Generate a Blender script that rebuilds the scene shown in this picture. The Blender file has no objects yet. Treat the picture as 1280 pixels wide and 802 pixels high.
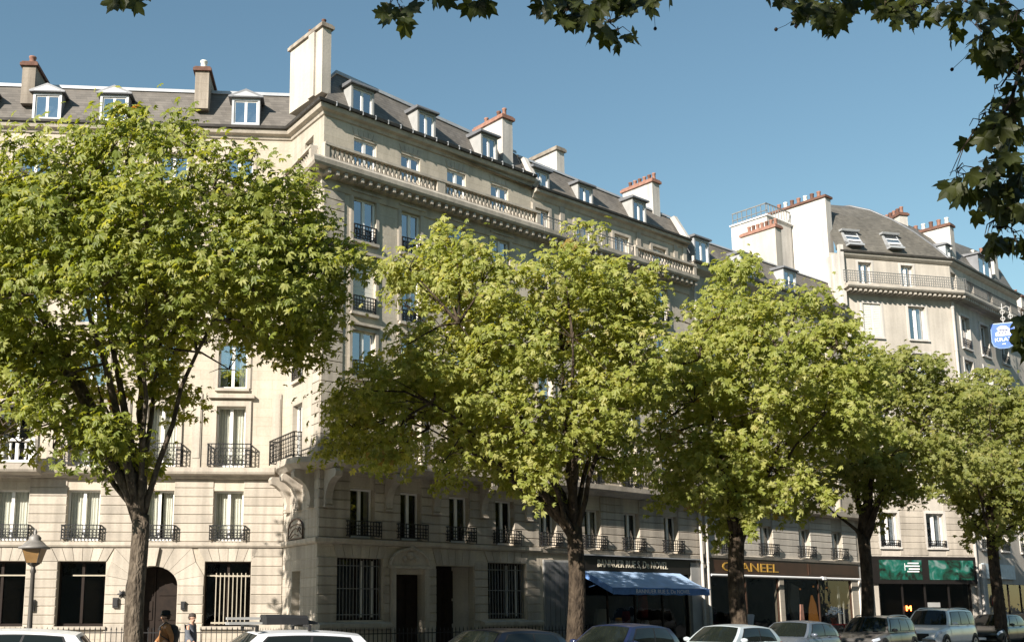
import bpy, bmesh, math, random
import numpy as np
from mathutils import Vector, Matrix

# ------------------------------------------------------------------ camera, world, sun, exposure
SC = bpy.context.scene
COL = SC.collection
R = math.radians
cam_d = bpy.data.cameras.new('camera'); cam = bpy.data.objects.new('camera', cam_d); COL.objects.link(cam)
cam.location = (0, 0, 1.9); cam.rotation_euler = (R(100), 0, 0)
cam_d.sensor_width = 36; cam_d.lens = 36 * 1300 / 1280
cam_d.shift_x = 120 / 1280; cam_d.shift_y = 127 / 1280
cam_d.clip_start = .1; cam_d.clip_end = 3000
SC.camera = cam
SUN_AZ, SUN_EL = 216.8, 28.0          # azimuth clockwise from +Y, elevation
w = bpy.data.worlds.new('World'); SC.world = w; w.use_nodes = True
nt = w.node_tree; bg = nt.nodes['Background']
sky = nt.nodes.new('ShaderNodeTexSky'); sky.sky_type = 'NISHITA'; sky.sun_disc = False
sky.sun_elevation = R(SUN_EL); sky.sun_rotation = R(SUN_AZ)
sky.air_density = 1.5; sky.dust_density = .1; sky.ozone_density = 3.2
tint = nt.nodes.new('ShaderNodeVectorMath'); tint.operation = 'MULTIPLY'; tint.inputs[1].default_value = (.84, .92, .85)
nt.links.new(sky.outputs[0], tint.inputs[0]); nt.links.new(tint.outputs[0], bg.inputs[0]); bg.inputs[1].default_value = .068
sun_d = bpy.data.lights.new('sun', 'SUN'); sun = bpy.data.objects.new('sun', sun_d); COL.objects.link(sun)
sun_d.energy = 4.9; sun_d.angle = R(.5); sun_d.color = (1, .92, .82)
sv = Vector((math.sin(R(SUN_AZ)) * math.cos(R(SUN_EL)), math.cos(R(SUN_AZ)) * math.cos(R(SUN_EL)), math.sin(R(SUN_EL))))
sun.rotation_euler = sv.to_track_quat('Z', 'Y').to_euler()
sun.location = (-30, -40, 60)
SC.view_settings.view_transform = 'Standard'; SC.view_settings.look = 'None'
SC.view_settings.exposure = 1.12; SC.view_settings.gamma = 1
SC.cycles.max_bounces = 6; SC.cycles.diffuse_bounces = 4; SC.cycles.transparent_max_bounces = 8
SC.cycles.use_denoising = True

rnd = random.Random(7)

# ------------------------------------------------------------------ materials
def new_mat(name):
    m = bpy.data.materials.new(name); m.use_nodes = True
    return m, m.node_tree, m.node_tree.nodes['Principled BSDF']

def plain(name, c, rough=.6, metal=0, spec=.4, var=.12, scale=4, bump=0, emit=None):
    m, t, b = new_mat(name)
    b.inputs['Roughness'].default_value = rough; b.inputs['Metallic'].default_value = metal
    b.inputs['Specular IOR Level'].default_value = spec
    tc = t.nodes.new('ShaderNodeTexCoord'); n = t.nodes.new('ShaderNodeTexNoise')
    n.inputs['Scale'].default_value = scale; n.inputs['Detail'].default_value = 5
    t.links.new(tc.outputs['Object'], n.inputs['Vector'])
    r = t.nodes.new('ShaderNodeValToRGB')
    r.color_ramp.elements[0].position = .3; r.color_ramp.elements[1].position = .72
    r.color_ramp.elements[0].color = [x * (1 - var) for x in c] + [1]
    r.color_ramp.elements[1].color = [min(1, x * (1 + var)) for x in c] + [1]
    t.links.new(n.outputs[0], r.inputs[0]); t.links.new(r.outputs[0], b.inputs['Base Color'])
    if bump:
        bp = t.nodes.new('ShaderNodeBump'); bp.inputs['Strength'].default_value = bump; bp.inputs['Distance'].default_value = .02
        n2 = t.nodes.new('ShaderNodeTexNoise'); n2.inputs['Scale'].default_value = scale * 6; n2.inputs['Detail'].default_value = 6
        t.links.new(tc.outputs['Object'], n2.inputs['Vector'])
        t.links.new(n2.outputs[0], bp.inputs['Height']); t.links.new(bp.outputs[0], b.inputs['Normal'])
    if emit:
        b.inputs['Emission Color'].default_value = list(emit[:3]) + [1]; b.inputs['Emission Strength'].default_value = emit[3]
    return m

def stone(name, c, joints=False, grime=.3, blockvar=.12):
    """limestone: soft mottling, vertical rain streaks, per-block tone, optional faint ashlar joints"""
    m, t, b = new_mat(name); L = t.links.new; N = t.nodes.new
    b.inputs['Roughness'].default_value = .85; b.inputs['Specular IOR Level'].default_value = .2
    tc = N('ShaderNodeTexCoord'); oi = N('ShaderNodeObjectInfo')
    add = N('ShaderNodeVectorMath'); add.operation = 'ADD'
    geo = N('ShaderNodeNewGeometry')
    L(geo.outputs['Position'], add.inputs[0])
    n1 = N('ShaderNodeTexNoise'); n1.inputs['Scale'].default_value = .55; n1.inputs['Detail'].default_value = 6
    L(add.outputs[0], n1.inputs['Vector'])
    mp = N('ShaderNodeMapping'); mp.inputs['Scale'].default_value = (3.2, 3.2, .22); L(geo.outputs['Position'], mp.inputs[0])
    n2 = N('ShaderNodeTexNoise'); n2.inputs['Scale'].default_value = 1.0; n2.inputs['Detail'].default_value = 4; L(mp.outputs[0], n2.inputs['Vector'])
    n3 = N('ShaderNodeTexNoise'); n3.inputs['Scale'].default_value = 14; n3.inputs['Detail'].default_value = 6; L(geo.outputs['Position'], n3.inputs['Vector'])
    def ramp(src, p0, v0, p1, v1):
        r = N('ShaderNodeMapRange'); r.inputs['From Min'].default_value = p0; r.inputs['From Max'].default_value = p1
        r.inputs['To Min'].default_value = v0; r.inputs['To Max'].default_value = v1; L(src, r.inputs[0]); return r.outputs[0]
    f1 = ramp(n1.outputs[0], .3, 1 - .16, .7, 1.08)
    f2 = ramp(n2.outputs[0], .35, 1 - grime * .7, .62, 1.03)
    f3 = ramp(n3.outputs[0], .3, .93, .7, 1.06)
    f4 = ramp(oi.outputs['Random'], 0, 1 - blockvar, 1, 1 + blockvar * .6)
    cur = f1
    for f in (f2, f3, f4):
        mm = N('ShaderNodeMath'); mm.operation = 'MULTIPLY'; L(cur, mm.inputs[0]); L(f, mm.inputs[1]); cur = mm.outputs[0]
    if joints:
        br = N('ShaderNodeTexBrick'); br.inputs['Scale'].default_value = 1
        br.inputs['Brick Width'].default_value = 1.1; br.inputs['Row Height'].default_value = .36; br.inputs['Mortar Size'].default_value = .006
        br.inputs['Color1'].default_value = (1, 1, 1, 1); br.inputs['Color2'].default_value = (.93, .93, .92, 1); br.inputs['Mortar'].default_value = (.74, .72, .68, 1)
        cx = N('ShaderNodeSeparateXYZ'); cc = N('ShaderNodeCombineXYZ'); L(tc.outputs['Object'], cx.inputs[0])
        L(cx.outputs[0], cc.inputs[0]); L(cx.outputs[2], cc.inputs[1]); L(cc.outputs[0], br.inputs['Vector'])
    vm = N('ShaderNodeVectorMath'); vm.operation = 'SCALE'; vm.inputs[0].default_value = c; L(cur, vm.inputs['Scale'])
    out = vm.outputs[0]
    if joints:
        mx = N('ShaderNodeVectorMath'); mx.operation = 'MULTIPLY'; L(out, mx.inputs[0]); L(br.outputs['Color'], mx.inputs[1]); out = mx.outputs[0]
    L(out, b.inputs['Base Color'])
    bp = N('ShaderNodeBump'); bp.inputs['Strength'].default_value = .35; bp.inputs['Distance'].default_value = .015
    L(n3.outputs[0], bp.inputs['Height']); L(bp.outputs[0], b.inputs['Normal'])
    return m

def slate(name, c):
    m, t, b = new_mat(name); L = t.links.new; N = t.nodes.new
    b.inputs['Roughness'].default_value = .6; b.inputs['Specular IOR Level'].default_value = .35
    geo = N('ShaderNodeNewGeometry'); sx = N('ShaderNodeSeparateXYZ'); L(geo.outputs['Position'], sx.inputs[0])
    mm = N('ShaderNodeMath'); mm.operation = 'MULTIPLY'; mm.inputs[1].default_value = 7.5; L(sx.outputs[2], mm.inputs[0])
    fr = N('ShaderNodeMath'); fr.operation = 'FRACT'; L(mm.outputs[0], fr.inputs[0])
    fl = N('ShaderNodeMath'); fl.operation = 'FLOOR'; L(mm.outputs[0], fl.inputs[0])
    hs = N('ShaderNodeMath'); hs.operation = 'ADD'; L(sx.outputs[0], hs.inputs[0]); L(sx.outputs[1], hs.inputs[1])
    h2 = N('ShaderNodeMath'); h2.operation = 'MULTIPLY'; h2.inputs[1].default_value = 4.2; L(hs.outputs[0], h2.inputs[0])
    f2 = N('ShaderNodeMath'); f2.operation = 'FLOOR'; L(h2.outputs[0], f2.inputs[0])
    cb = N('ShaderNodeCombineXYZ'); L(fl.outputs[0], cb.inputs[0]); L(f2.outputs[0], cb.inputs[1])
    wn = N('ShaderNodeTexWhiteNoise'); L(cb.outputs[0], wn.inputs['Vector'])
    n1 = N('ShaderNodeTexNoise'); n1.inputs['Scale'].default_value = .9; n1.inputs['Detail'].default_value = 5; L(geo.outputs['Position'], n1.inputs['Vector'])
    a = N('ShaderNodeMapRange'); a.inputs['To Min'].default_value = .82; a.inputs['To Max'].default_value = 1.14; L(wn.outputs['Value'], a.inputs[0])
    d = N('ShaderNodeMapRange'); d.inputs['From Min'].default_value = .3; d.inputs['From Max'].default_value = .7
    d.inputs['To Min'].default_value = .82; d.inputs['To Max'].default_value = 1.12; L(n1.outputs[0], d.inputs[0])
    e = N('ShaderNodeMapRange'); e.inputs['From Min'].default_value = 0; e.inputs['From Max'].default_value = .16
    e.inputs['To Min'].default_value = .5; e.inputs['To Max'].default_value = 1; L(fr.outputs[0], e.inputs[0])
    p = N('ShaderNodeMath'); p.operation = 'MULTIPLY'; L(a.outputs[0], p.inputs[0]); L(d.outputs[0], p.inputs[1])
    q = N('ShaderNodeMath'); q.operation = 'MULTIPLY'; L(p.outputs[0], q.inputs[0]); L(e.outputs[0], q.inputs[1])
    vm = N('ShaderNodeVectorMath'); vm.operation = 'SCALE'; vm.inputs[0].default_value = c; L(q.outputs[0], vm.inputs['Scale'])
    L(vm.outputs[0], b.inputs['Base Color'])
    bp = N('ShaderNodeBump'); bp.inputs['Strength'].default_value = .5; bp.inputs['Distance'].default_value = .03; bp.invert = True
    L(fr.outputs[0], bp.inputs['Height']); L(bp.outputs[0], b.inputs['Normal'])
    return m

def glass(name, tint, refl, rough=.015):
    m = bpy.data.materials.new(name); m.use_nodes = True; t = m.node_tree; t.nodes.clear(); N = t.nodes.new; L = t.links.new
    o = N('ShaderNodeOutputMaterial'); mx = N('ShaderNodeMixShader'); tr = N('ShaderNodeBsdfTransparent'); gl = N('ShaderNodeBsdfGlossy')
    tr.inputs[0].default_value = list(tint) + [1]; gl.inputs[0].default_value = (.95, .97, 1, 1); gl.inputs['Roughness'].default_value = rough
    fr = N('ShaderNodeFresnel'); fr.inputs['IOR'].default_value = 1.5
    ma = N('ShaderNodeMath'); ma.operation = 'MULTIPLY_ADD'; ma.inputs[1].default_value = 1 - refl; ma.inputs[2].default_value = refl; ma.use_clamp = True
    tc = N('ShaderNodeTexCoord'); ns = N('ShaderNodeTexNoise'); ns.inputs['Scale'].default_value = 1.3; L(tc.outputs['Object'], ns.inputs['Vector'])
    bp = N('ShaderNodeBump'); bp.inputs['Strength'].default_value = .06; bp.inputs['Distance'].default_value = .1; L(ns.outputs[0], bp.inputs['Height']); L(bp.outputs[0], gl.inputs['Normal'])
    gg = N('ShaderNodeNewGeometry'); iv = N('ShaderNodeMath'); iv.operation = 'SUBTRACT'; iv.inputs[0].default_value = 1; L(gg.outputs['Backfacing'], iv.inputs[1])
    m2 = N('ShaderNodeMath'); m2.operation = 'MULTIPLY'; L(ma.outputs[0], m2.inputs[0]); L(iv.outputs[0], m2.inputs[1])
    L(fr.outputs[0], ma.inputs[0]); L(m2.outputs[0], mx.inputs[0]); L(tr.outputs[0], mx.inputs[1]); L(gl.outputs[0], mx.inputs[2]); L(mx.outputs[0], o.inputs[0])
    return m

def leaf_mat(name, stops, trans=.35):
    m = bpy.data.materials.new(name); m.use_nodes = True; t = m.node_tree; N = t.nodes.new; L = t.links.new
    b = t.nodes['Principled BSDF']; o = t.nodes['Material Output']
    b.inputs['Roughness'].default_value = .5; b.inputs['Specular IOR Level'].default_value = .4
    at = N('ShaderNodeAttribute'); at.attribute_name = 'tint'
    r = N('ShaderNodeValToRGB'); els = r.color_ramp.elements
    while len(els) < len(stops): els.new(.5)
    for e, (p, c) in zip(els, stops): e.position = p; e.color = list(c) + [1]
    L(at.outputs['Fac'], r.inputs[0]); L(r.outputs[0], b.inputs['Base Color'])
    tl = N('ShaderNodeBsdfTranslucent'); vm = N('ShaderNodeVectorMath'); vm.operation = 'MULTIPLY'; vm.inputs[1].default_value = (1.9, 1.7, .7)
    L(r.outputs[0], vm.inputs[0]); L(vm.outputs[0], tl.inputs[0])
    mx = N('ShaderNodeMixShader'); mx.inputs[0].default_value = trans
    L(b.outputs[0], mx.inputs[1]); L(tl.outputs[0], mx.inputs[2]); L(mx.outputs[0], o.inputs[0])
    return m

def bark(name, c0, c1, sc=1):
    m, t, b = new_mat(name); N = t.nodes.new; L = t.links.new
    b.inputs['Roughness'].default_value = .9; b.inputs['Specular IOR Level'].default_value = .15
    g = N('ShaderNodeNewGeometry'); mp = N('ShaderNodeMapping'); mp.inputs['Scale'].default_value = (8 * sc, 8 * sc, 3.6 * sc); L(g.outputs['Position'], mp.inputs[0])
    n = N('ShaderNodeTexNoise'); n.inputs['Scale'].default_value = 1; n.inputs['Detail'].default_value = 4; n.inputs['Distortion'].default_value = .6; L(mp.outputs[0], n.inputs['Vector'])
    v = N('ShaderNodeTexVoronoi'); v.inputs['Scale'].default_value = 1.4; v.feature = 'DISTANCE_TO_EDGE'; L(mp.outputs[0], v.inputs['Vector'])
    r = N('ShaderNodeValToRGB'); r.color_ramp.elements[0].color = list(c0) + [1]; r.color_ramp.elements[1].color = list(c1) + [1]
    r.color_ramp.elements[0].position = .3; r.color_ramp.elements[1].position = .7
    L(n.outputs[0], r.inputs[0]); L(r.outputs[0], b.inputs['Base Color'])
    mm = N('ShaderNodeMath'); mm.operation = 'MULTIPLY_ADD'; mm.inputs[1].default_value = .8; L(v.outputs['Distance'], mm.inputs[0]); L(n.outputs[0], mm.inputs[2])
    bp = N('ShaderNodeBump'); bp.inputs['Strength'].default_value = 1; bp.inputs['Distance'].default_value = .06; L(mm.outputs[0], bp.inputs['Height']); L(bp.outputs[0], b.inputs['Normal'])
    return m

def green_poster(name):
    m, t, b = new_mat(name); N = t.nodes.new; L = t.links.new
    b.inputs['Roughness'].default_value = .25
    tc = N('ShaderNodeTexCoord'); n = N('ShaderNodeTexNoise'); n.inputs['Scale'].default_value = 1.3; n.inputs['Detail'].default_value = 3; n.inputs['Distortion'].default_value = 1.2
    L(tc.outputs['Object'], n.inputs['Vector'])
    r = N('ShaderNodeValToRGB'); e = r.color_ramp.elements
    e[0].position = .36; e[0].color = (.012, .016, .012, 1); e[1].position = .74; e[1].color = (.15, .21, .20, 1)
    for p, c in ((.47, (.012, .06, .04, 1)), (.58, (.012, .105, .078, 1))): x = e.new(p); x.color = c
    L(n.outputs[0], r.inputs[0]); L(r.outputs[0], b.inputs['Base Color'])
    return m

M = {}
M['stoneA'] = stone('limestone_wall', (.51, .452, .368), True, .16)
M['stoneB'] = stone('limestone_block', (.435, .388, .325), False, .35, .14)
M['stoneC'] = stone('pale_limestone', (.44, .395, .33), True, .22)
M['stoneD'] = stone('carved_limestone', (.435, .388, .325), False, .3, .06)
M['stoneE'] = stone('sun_brightened_limestone_block', (.50, .46, .40), False, .2, .1)  # block stone lightened, sunlight on the piers put into its colour
M['render'] = stone('cream_render', (.45, .41, .355), False, .2, .04)
M['render2'] = stone('white_render', (.53, .50, .46), False, .32, .04)
M['dirty'] = stone('weathered_limestone', (.33, .285, .235), True, .5)
M['slate'] = slate('roof_slate', (.135, .122, .107))
M['slate2'] = slate('warm_slate', (.155, .137, .116))
M['slate3'] = slate('curved_slate', (.115, .106, .09))
M['zinc'] = plain('zinc_sheet', (.37, .38, .39), .42, .25, .5, .12, 2)
M['zincd'] = plain('dark_zinc', (.16, .165, .175), .5, .3, .5, .15, 2)
M['white'] = plain('white_paint', (.70, .69, .66), .45, 0, .4, .05, 3)
M['grey'] = plain('grey_paint', (.30, .30, .29), .5, 0, .4, .1, 3)
M['iron'] = plain('black_iron', (.016, .016, .017), .45, .3, .5, .2, 6)
M['irong'] = plain('grey_iron', (.20, .20, .19), .5, .3, .5, .2, 6)
M['dark'] = plain('unlit_room_black', (.005, .004, .003), .9, 0, .05, .3, 1)  # near-black colour stands in for the shade of unlit rooms
M['wood'] = plain('dark_wood', (.016, .010, .007), .65, 0, .2, .3, 5)
M['brown'] = plain('brown_fascia', (.05, .024, .014), .4, 0, .5, .2, 3)
M['black'] = plain('black_fascia', (.014, .012, .011), .35, 0, .5, .2, 3)
M['blind'] = plain('cream_shutter', (.62, .61, .55), .6, 0, .3, .05, 3)
M['curtain'] = plain('net_curtain', (.62, .60, .55), .9, 0, .1, .08, 3)
M['curtain2'] = plain('grey_curtain', (.33, .31, .27), .9, 0, .1, .1, 3)
M['glass'] = glass('window_glass', (.78, .82, .86), .45)
M['glassd'] = glass('shop_glass', (.7, .7, .68), .0)
M['glassm'] = glass('low_mirror_window_glass', (.93, .94, .92), .05)  # clearer, less mirroring version of the window glass
M['terra'] = plain('terracotta', (.25, .135, .10), .8, 0, .2, .25, 6)
M['terrad'] = plain('sooty_terracotta', (.13, .07, .052), .85, 0, .2, .3, 6)
M['gutter'] = plain('dark_gutter', (.05, .045, .04), .5, .3, .4, .3, 3)
M['gold'] = plain('gold_letters', (.62, .36, .07), .4, .4, .5, .1, 5)
M['cream'] = plain('cream_letters', (.36, .32, .25), .6, 0, .3, .1, 5)
M['pwhite'] = plain('print_white', (.8, .8, .8), .5, 0, .3, .03, 5)
M['awn'] = plain('blue_awning_canvas', (.36, .49, .68), .75, 0, .2, .12, 2.2, .25)
M['awn2'] = plain('blue_valance', (.13, .25, .54), .75, 0, .2, .15, 4, .2)
M['poster'] = green_poster('green_poster')
M['bark'] = bark('tree_bark', (.04, .031, .023), (.165, .135, .102))
M['barkd'] = bark('dark_bark', (.02, .015, .011), (.085, .064, .045))
GS = [(0, (.06, .09, .013)), (.3, (.138, .176, .025)), (.62, (.23, .262, .050)), (.86, (.35, .36, .13)), (.965, (.26, .20, .05)), (1, (.30, .13, .03))]
M['leaf'] = leaf_mat('tree_leaf', GS, .48)
GS2 = [(0, (.075, .105, .015)), (.3, (.168, .202, .034)), (.62, (.27, .298, .066)), (.9, (.39, .39, .15)), (1, (.28, .20, .06))]
M['leafy'] = leaf_mat('yellow_green_leaf', GS2, .5)
GS3 = [(0, (.07, .09, .018)), (.4, (.15, .175, .036)), (.8, (.235, .25, .07)), (1, (.31, .29, .10))]
M['leafd'] = leaf_mat('olive_leaf', GS3, .48)
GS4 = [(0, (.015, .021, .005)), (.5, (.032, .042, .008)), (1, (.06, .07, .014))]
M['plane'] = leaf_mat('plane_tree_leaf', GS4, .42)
M['asphalt'] = plain('asphalt', (.075, .073, .07), .85, 0, .2, .2, 1.2, .3)
M['pave'] = plain('pavement', (.31, .29, .26), .85, 0, .2, .12, .8, .2)
M['kerb'] = plain('granite_kerb', (.30, .29, .28), .8, 0, .2, .15, 5)
M['line'] = plain('road_paint', (.75, .75, .73), .7, 0, .2, .1, 6)
M['tyre'] = plain('tyre_rubber', (.016, .016, .017), .8, 0, .2, .1, 5)
M['rim'] = plain('alloy_rim', (.42, .42, .43), .35, .7, .5, .05, 5)
M['cglass'] = glass('car_glass', (.10, .13, .12), .12, .01)
M['lens'] = plain('headlight_lens', (.62, .66, .72), .12, .2, .8, .05, 5)
M['red'] = plain('tail_light_red', (.35, .015, .012), .25, 0, .6, .05, 5)
M['plastic'] = plain('black_plastic', (.02, .02, .021), .55, 0, .4, .1, 5)
M['lampgl'] = plain('amber_lamp_glass', (.19, .11, .04), .35, 0, .5, .15, 5)
M['lamptop'] = plain('lamp_zinc', (.20, .19, .18), .5, .1, .4, .15, 8)
M['lampost'] = plain('lamp_post_paint', (.075, .068, .06), .5, .2, .4, .15, 5)

# ------------------------------------------------------------------ mesh helpers
class MB:
    def __init__(s): s.v = []; s.f = []
    def add(s, vs, fs):
        k = len(s.v); s.v += [tuple(p) for p in vs]; s.f += [tuple(i + k for i in f) for f in fs]
    def quad(s, a, b, c, d): s.add([a, b, c, d], [(0, 1, 2, 3)])
    def box(s, x0, x1, y0, y1, z0, z1):
        s.add([(x0, y0, z0), (x1, y0, z0), (x1, y1, z0), (x0, y1, z0), (x0, y0, z1), (x1, y0, z1), (x1, y1, z1), (x0, y1, z1)],
              [(0, 3, 2, 1), (4, 5, 6, 7), (0, 1, 5, 4), (1, 2, 6, 5), (2, 3, 7, 6), (3, 0, 4, 7)])
    def prism(s, poly, y0, y1):
        """polygon in x,z (counter-clockwise seen from -y), from y0 (front) to y1"""
        n = len(poly)
        s.add([(x, y0, z) for x, z in poly] + [(x, y1, z) for x, z in poly],
              [tuple(range(n)), tuple(range(2 * n - 1, n - 1, -1))] + [(i, i + n, (i + 1) % n + n, (i + 1) % n) for i in range(n)])
    def prismx(s, poly, x0, x1):
        n = len(poly)
        s.add([(x0, y, z) for y, z in poly] + [(x1, y, z) for y, z in poly],
              [tuple(range(n - 1, -1, -1)), tuple(range(n, 2 * n))] + [(i, (i + 1) % n, (i + 1) % n + n, i + n) for i in range(n)])
    def tube(s, pts, r, n=6, cap=True):
        pts = [Vector(p) for p in pts]; rs = r if isinstance(r, (list, tuple)) else [r] * len(pts)
        ring = []; k = len(s.v); up = Vector((.31, .17, .94))
        prev = None
        for i, p in enumerate(pts):
            d = (pts[min(i + 1, len(pts) - 1)] - pts[max(i - 1, 0)]).normalized()
            if prev is None:
                a = d.cross(up if abs(d.dot(up)) < .95 else Vector((1, 0, 0))).normalized()
            else:
                a = (prev - d * prev.dot(d)).normalized()
            prev = a; b = d.cross(a)
            for j in range(n):
                t = 2 * math.pi * j / n
                s.v.append(tuple(p + (a * math.cos(t) + b * math.sin(t)) * rs[i]))
        for i in range(len(pts) - 1):
            for j in range(n):
                j2 = (j + 1) % n
                s.f.append((k + i * n + j, k + i * n + j2, k + (i + 1) * n + j2, k + (i + 1) * n + j))
        if cap:
            s.f.append(tuple(k + j for j in range(n))[::-1]); s.f.append(tuple(k + (len(pts) - 1) * n + j for j in range(n)))
    def lathe(s, prof, n=10, c=(0, 0, 0)):
        k = len(s.v)
        for r, z in prof:
            for j in range(n):
                t = 2 * math.pi * j / n; s.v.append((c[0] + r * math.cos(t), c[1] + r * math.sin(t), c[2] + z))
        for i in range(len(prof) - 1):
            for j in range(n):
                j2 = (j + 1) % n; s.f.append((k + i * n + j, k + i * n + j2, k + (i + 1) * n + j2, k + (i + 1) * n + j))
        s.f.append(tuple(k + j for j in range(n))[::-1]); s.f.append(tuple(k + (len(prof) - 1) * n + j for j in range(n)))
    def mesh(s, name, smooth=False):
        me = bpy.data.meshes.new(name); me.from_pydata(s.v, [], s.f); me.update()
        if smooth: me.polygons.foreach_set('use_smooth', [True] * len(me.polygons))
        return me

def obj(name, me, mat=None, parent=None, loc=(0, 0, 0), rz=0, smooth=False):
    if isinstance(me, MB): me = me.mesh(name, smooth)
    if mat is not None and not me.materials: me.materials.append(M[mat] if isinstance(mat, str) else mat)
    o = bpy.data.objects.new(name, me); COL.objects.link(o)
    o.location = loc; o.rotation_euler = (0, 0, rz)
    if parent is not None: o.parent = parent
    return o

def tag(o, label=None, cat=None, group=None, kind=None):
    if label: o['label'] = label
    if cat: o['category'] = cat
    if group: o['group'] = group
    if kind: o['kind'] = kind
    return o

def thing(name, label, cat, loc, rz=0, group=None):
    o = bpy.data.objects.new(name, None); COL.objects.link(o); o.location = loc; o.rotation_euler = (0, 0, rz); o.empty_display_size = .3
    return tag(o, label, cat, group)

class Fr:
    """a facade: s along it to the right, off out towards the street, z up"""
    def __init__(s, x, y, ang):
        s.o = Vector((x, y, 0)); s.a = R(ang); s.rz = R(90 - ang)
        s.d = Vector((math.sin(s.a), math.cos(s.a), 0)); s.n = Vector((s.d.y, -s.d.x, 0))
    def P(s, q, off=0, z=0): return s.o + s.d * q + s.n * off + Vector((0, 0, z))
    def xy(s, q, off=0): p = s.P(q, off); return (p.x, p.y)

def part(root, F, name, me, mat, q=0, off=0, z=0, smooth=False):
    return obj(name, me, mat, root, F.P(q, off, z) - Vector(root.location), F.rz, smooth)

def sub(par, name, me, mat, loc=(0, 0, 0), rz=0, smooth=False): return obj(name, me, mat, par, loc, rz, smooth)

def chain(root, pts, prof, name, mat, zadd=None, caps=True, smooth=False):
    """sweep a profile (off, z) along a plan polyline with mitred corners; off > 0 is out to the street"""
    n = len(pts); mit = []
    ds = [(Vector(pts[i + 1]) - Vector(pts[i])).normalized() for i in range(n - 1)]
    ns = [Vector((d.y, -d.x)) for d in ds]
    for i in range(n):
        a = ns[max(i - 1, 0)]; b = ns[min(i, n - 2)]
        mit.append((a + b) / (1 + a.dot(b)))
    mb = MB(); m = len(prof)
    for i in range(n):
        for off, z in prof:
            p = Vector(pts[i]) + mit[i] * off
            mb.v.append((p.x, p.y, z + (zadd[i] if zadd else 0)))
    for i in range(n - 1):
        for j in range(m - 1):
            mb.f.append((i * m + j, (i + 1) * m + j, (i + 1) * m + j + 1, i * m + j + 1))
    if caps:
        mb.f.append(tuple(range(m))[::-1]); mb.f.append(tuple((n - 1) * m + j for j in range(m)))
    return obj(name, mb, mat, root, -Vector(root.location), 0, smooth)

CACHE = {}
def cached(key, fn):
    if key not in CACHE: CACHE[key] = fn()
    return CACHE[key]

def wall(root, F, s0, s1, z0, z1, ops, mat, depth=.32, name='wall'):
    """a wall sheet with real openings and reveals"""
    ops = [o for o in ops if o[0] < s1 and o[1] > s0]
    xs = sorted(set([s0, s1] + [min(max(v, s0), s1) for o in ops for v in o[:2]])); zs = sorted(set([z0, z1] + [v for o in ops for v in o[2:4] if z0 < v < z1]))
    mb = MB(); idx = {}
    def vi(x, z):
        if (x, z) not in idx: idx[(x, z)] = len(mb.v); mb.v.append((x, 0, z))
        return idx[(x, z)]
    for i in range(len(xs) - 1):
        for j in range(len(zs) - 1):
            cx, cz = (xs[i] + xs[i + 1]) / 2, (zs[j] + zs[j + 1]) / 2
            if any(a < cx < b and c < cz < d for a, b, c, d in ops): continue
            mb.f.append((vi(xs[i], zs[j]), vi(xs[i + 1], zs[j]), vi(xs[i + 1], zs[j + 1]), vi(xs[i], zs[j + 1])))
    for a, b, c, d in ops:
        mb.quad((a, 0, c), (a, depth, c), (a, depth, d), (a, 0, d)); mb.quad((b, 0, d), (b, depth, d), (b, depth, c), (b, 0, c))
        mb.quad((a, 0, d), (a, depth, d), (b, depth, d), (b, 0, d)); mb.quad((b, 0, c), (b, depth, c), (a, depth, c), (a, 0, c))
    return part(root, F, name, mb, mat)

crnd = random.Random(21)
def window(root, F, a, b, c, d, inset=.2, fmat='white', gmat='glass', curtain=None, mull=.11, st=.065, half=1.0, transom=0, bars=0, name='window'):
    w, h = round(b - a, 2), round(d - c, 2)
    def mk():
        mb = MB(); mb.box(-w / 2, -w / 2 + st, 0, .07, 0, h); mb.box(w / 2 - st, w / 2, 0, .07, 0, h)
        mb.box(-w / 2 + st, w / 2 - st, .002, .068, h - st, h); mb.box(-w / 2 + st, w / 2 - st, .002, .068, 0, st * 1.5)
        if mull: mb.box(-mull / 2, mull / 2, -.015, .06, st * 1.5, h - st)
        if transom: mb.box(-w / 2 + st, w / 2 - st, .004, .06, transom - .04, transom + .04)
        for k in range(bars):
            z = h * (k + 1) / (bars + 1)
            mb.box(-w / 2 + st, w / 2 - st, .012, .05, z - .014, z + .014)
        return mb.mesh('window')
    if curtain is None and gmat == 'glass' and crnd.random() < .5: curtain = crnd.choice(['curtain', 'curtain2']); half = crnd.choice([.3, .45, .6, .95])
    o = part(root, F, name, cached(('win', w, h, mull, st, transom, bars), mk) if fmat == 'white' else mk(), fmat, (a + b) / 2, -inset, c)
    pw = (w / 2 - st - mull / 2) if mull else w - 2 * st
    def mp():
        mb = MB(); mb.box(-pw / 2, pw / 2, 0, .008, 0, h - st * 2.5); return mb.mesh('pane')
    me = cached(('pane', round(pw, 3), h, st, gmat), mp)
    for sx in ((-1, 1) if mull else (0,)):
        sub(o, 'pane', me, gmat, (sx * (mull / 2 + pw / 2), .035, st * 1.5))
    if curtain:
        def mc():
            mb = MB(); n = 14; cw = w * .5 * half
            for k in range(n + 1):
                x = -cw / 2 + cw * k / n; y = .02 * math.sin(k * 2.4)
                mb.v += [(x, y, 0), (x, y, h)]
            mb.f = [(2 * k, 2 * k + 2, 2 * k + 3, 2 * k + 1) for k in range(n)]
            return mb.mesh('curtain')
        me = cached(('cur', w, h, curtain, half), mc)
        for sx in (-1, 1): sub(o, 'curtain', me, curtain, (sx * (w / 2 - w * .25 * half), .17, 0))
    return o

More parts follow.
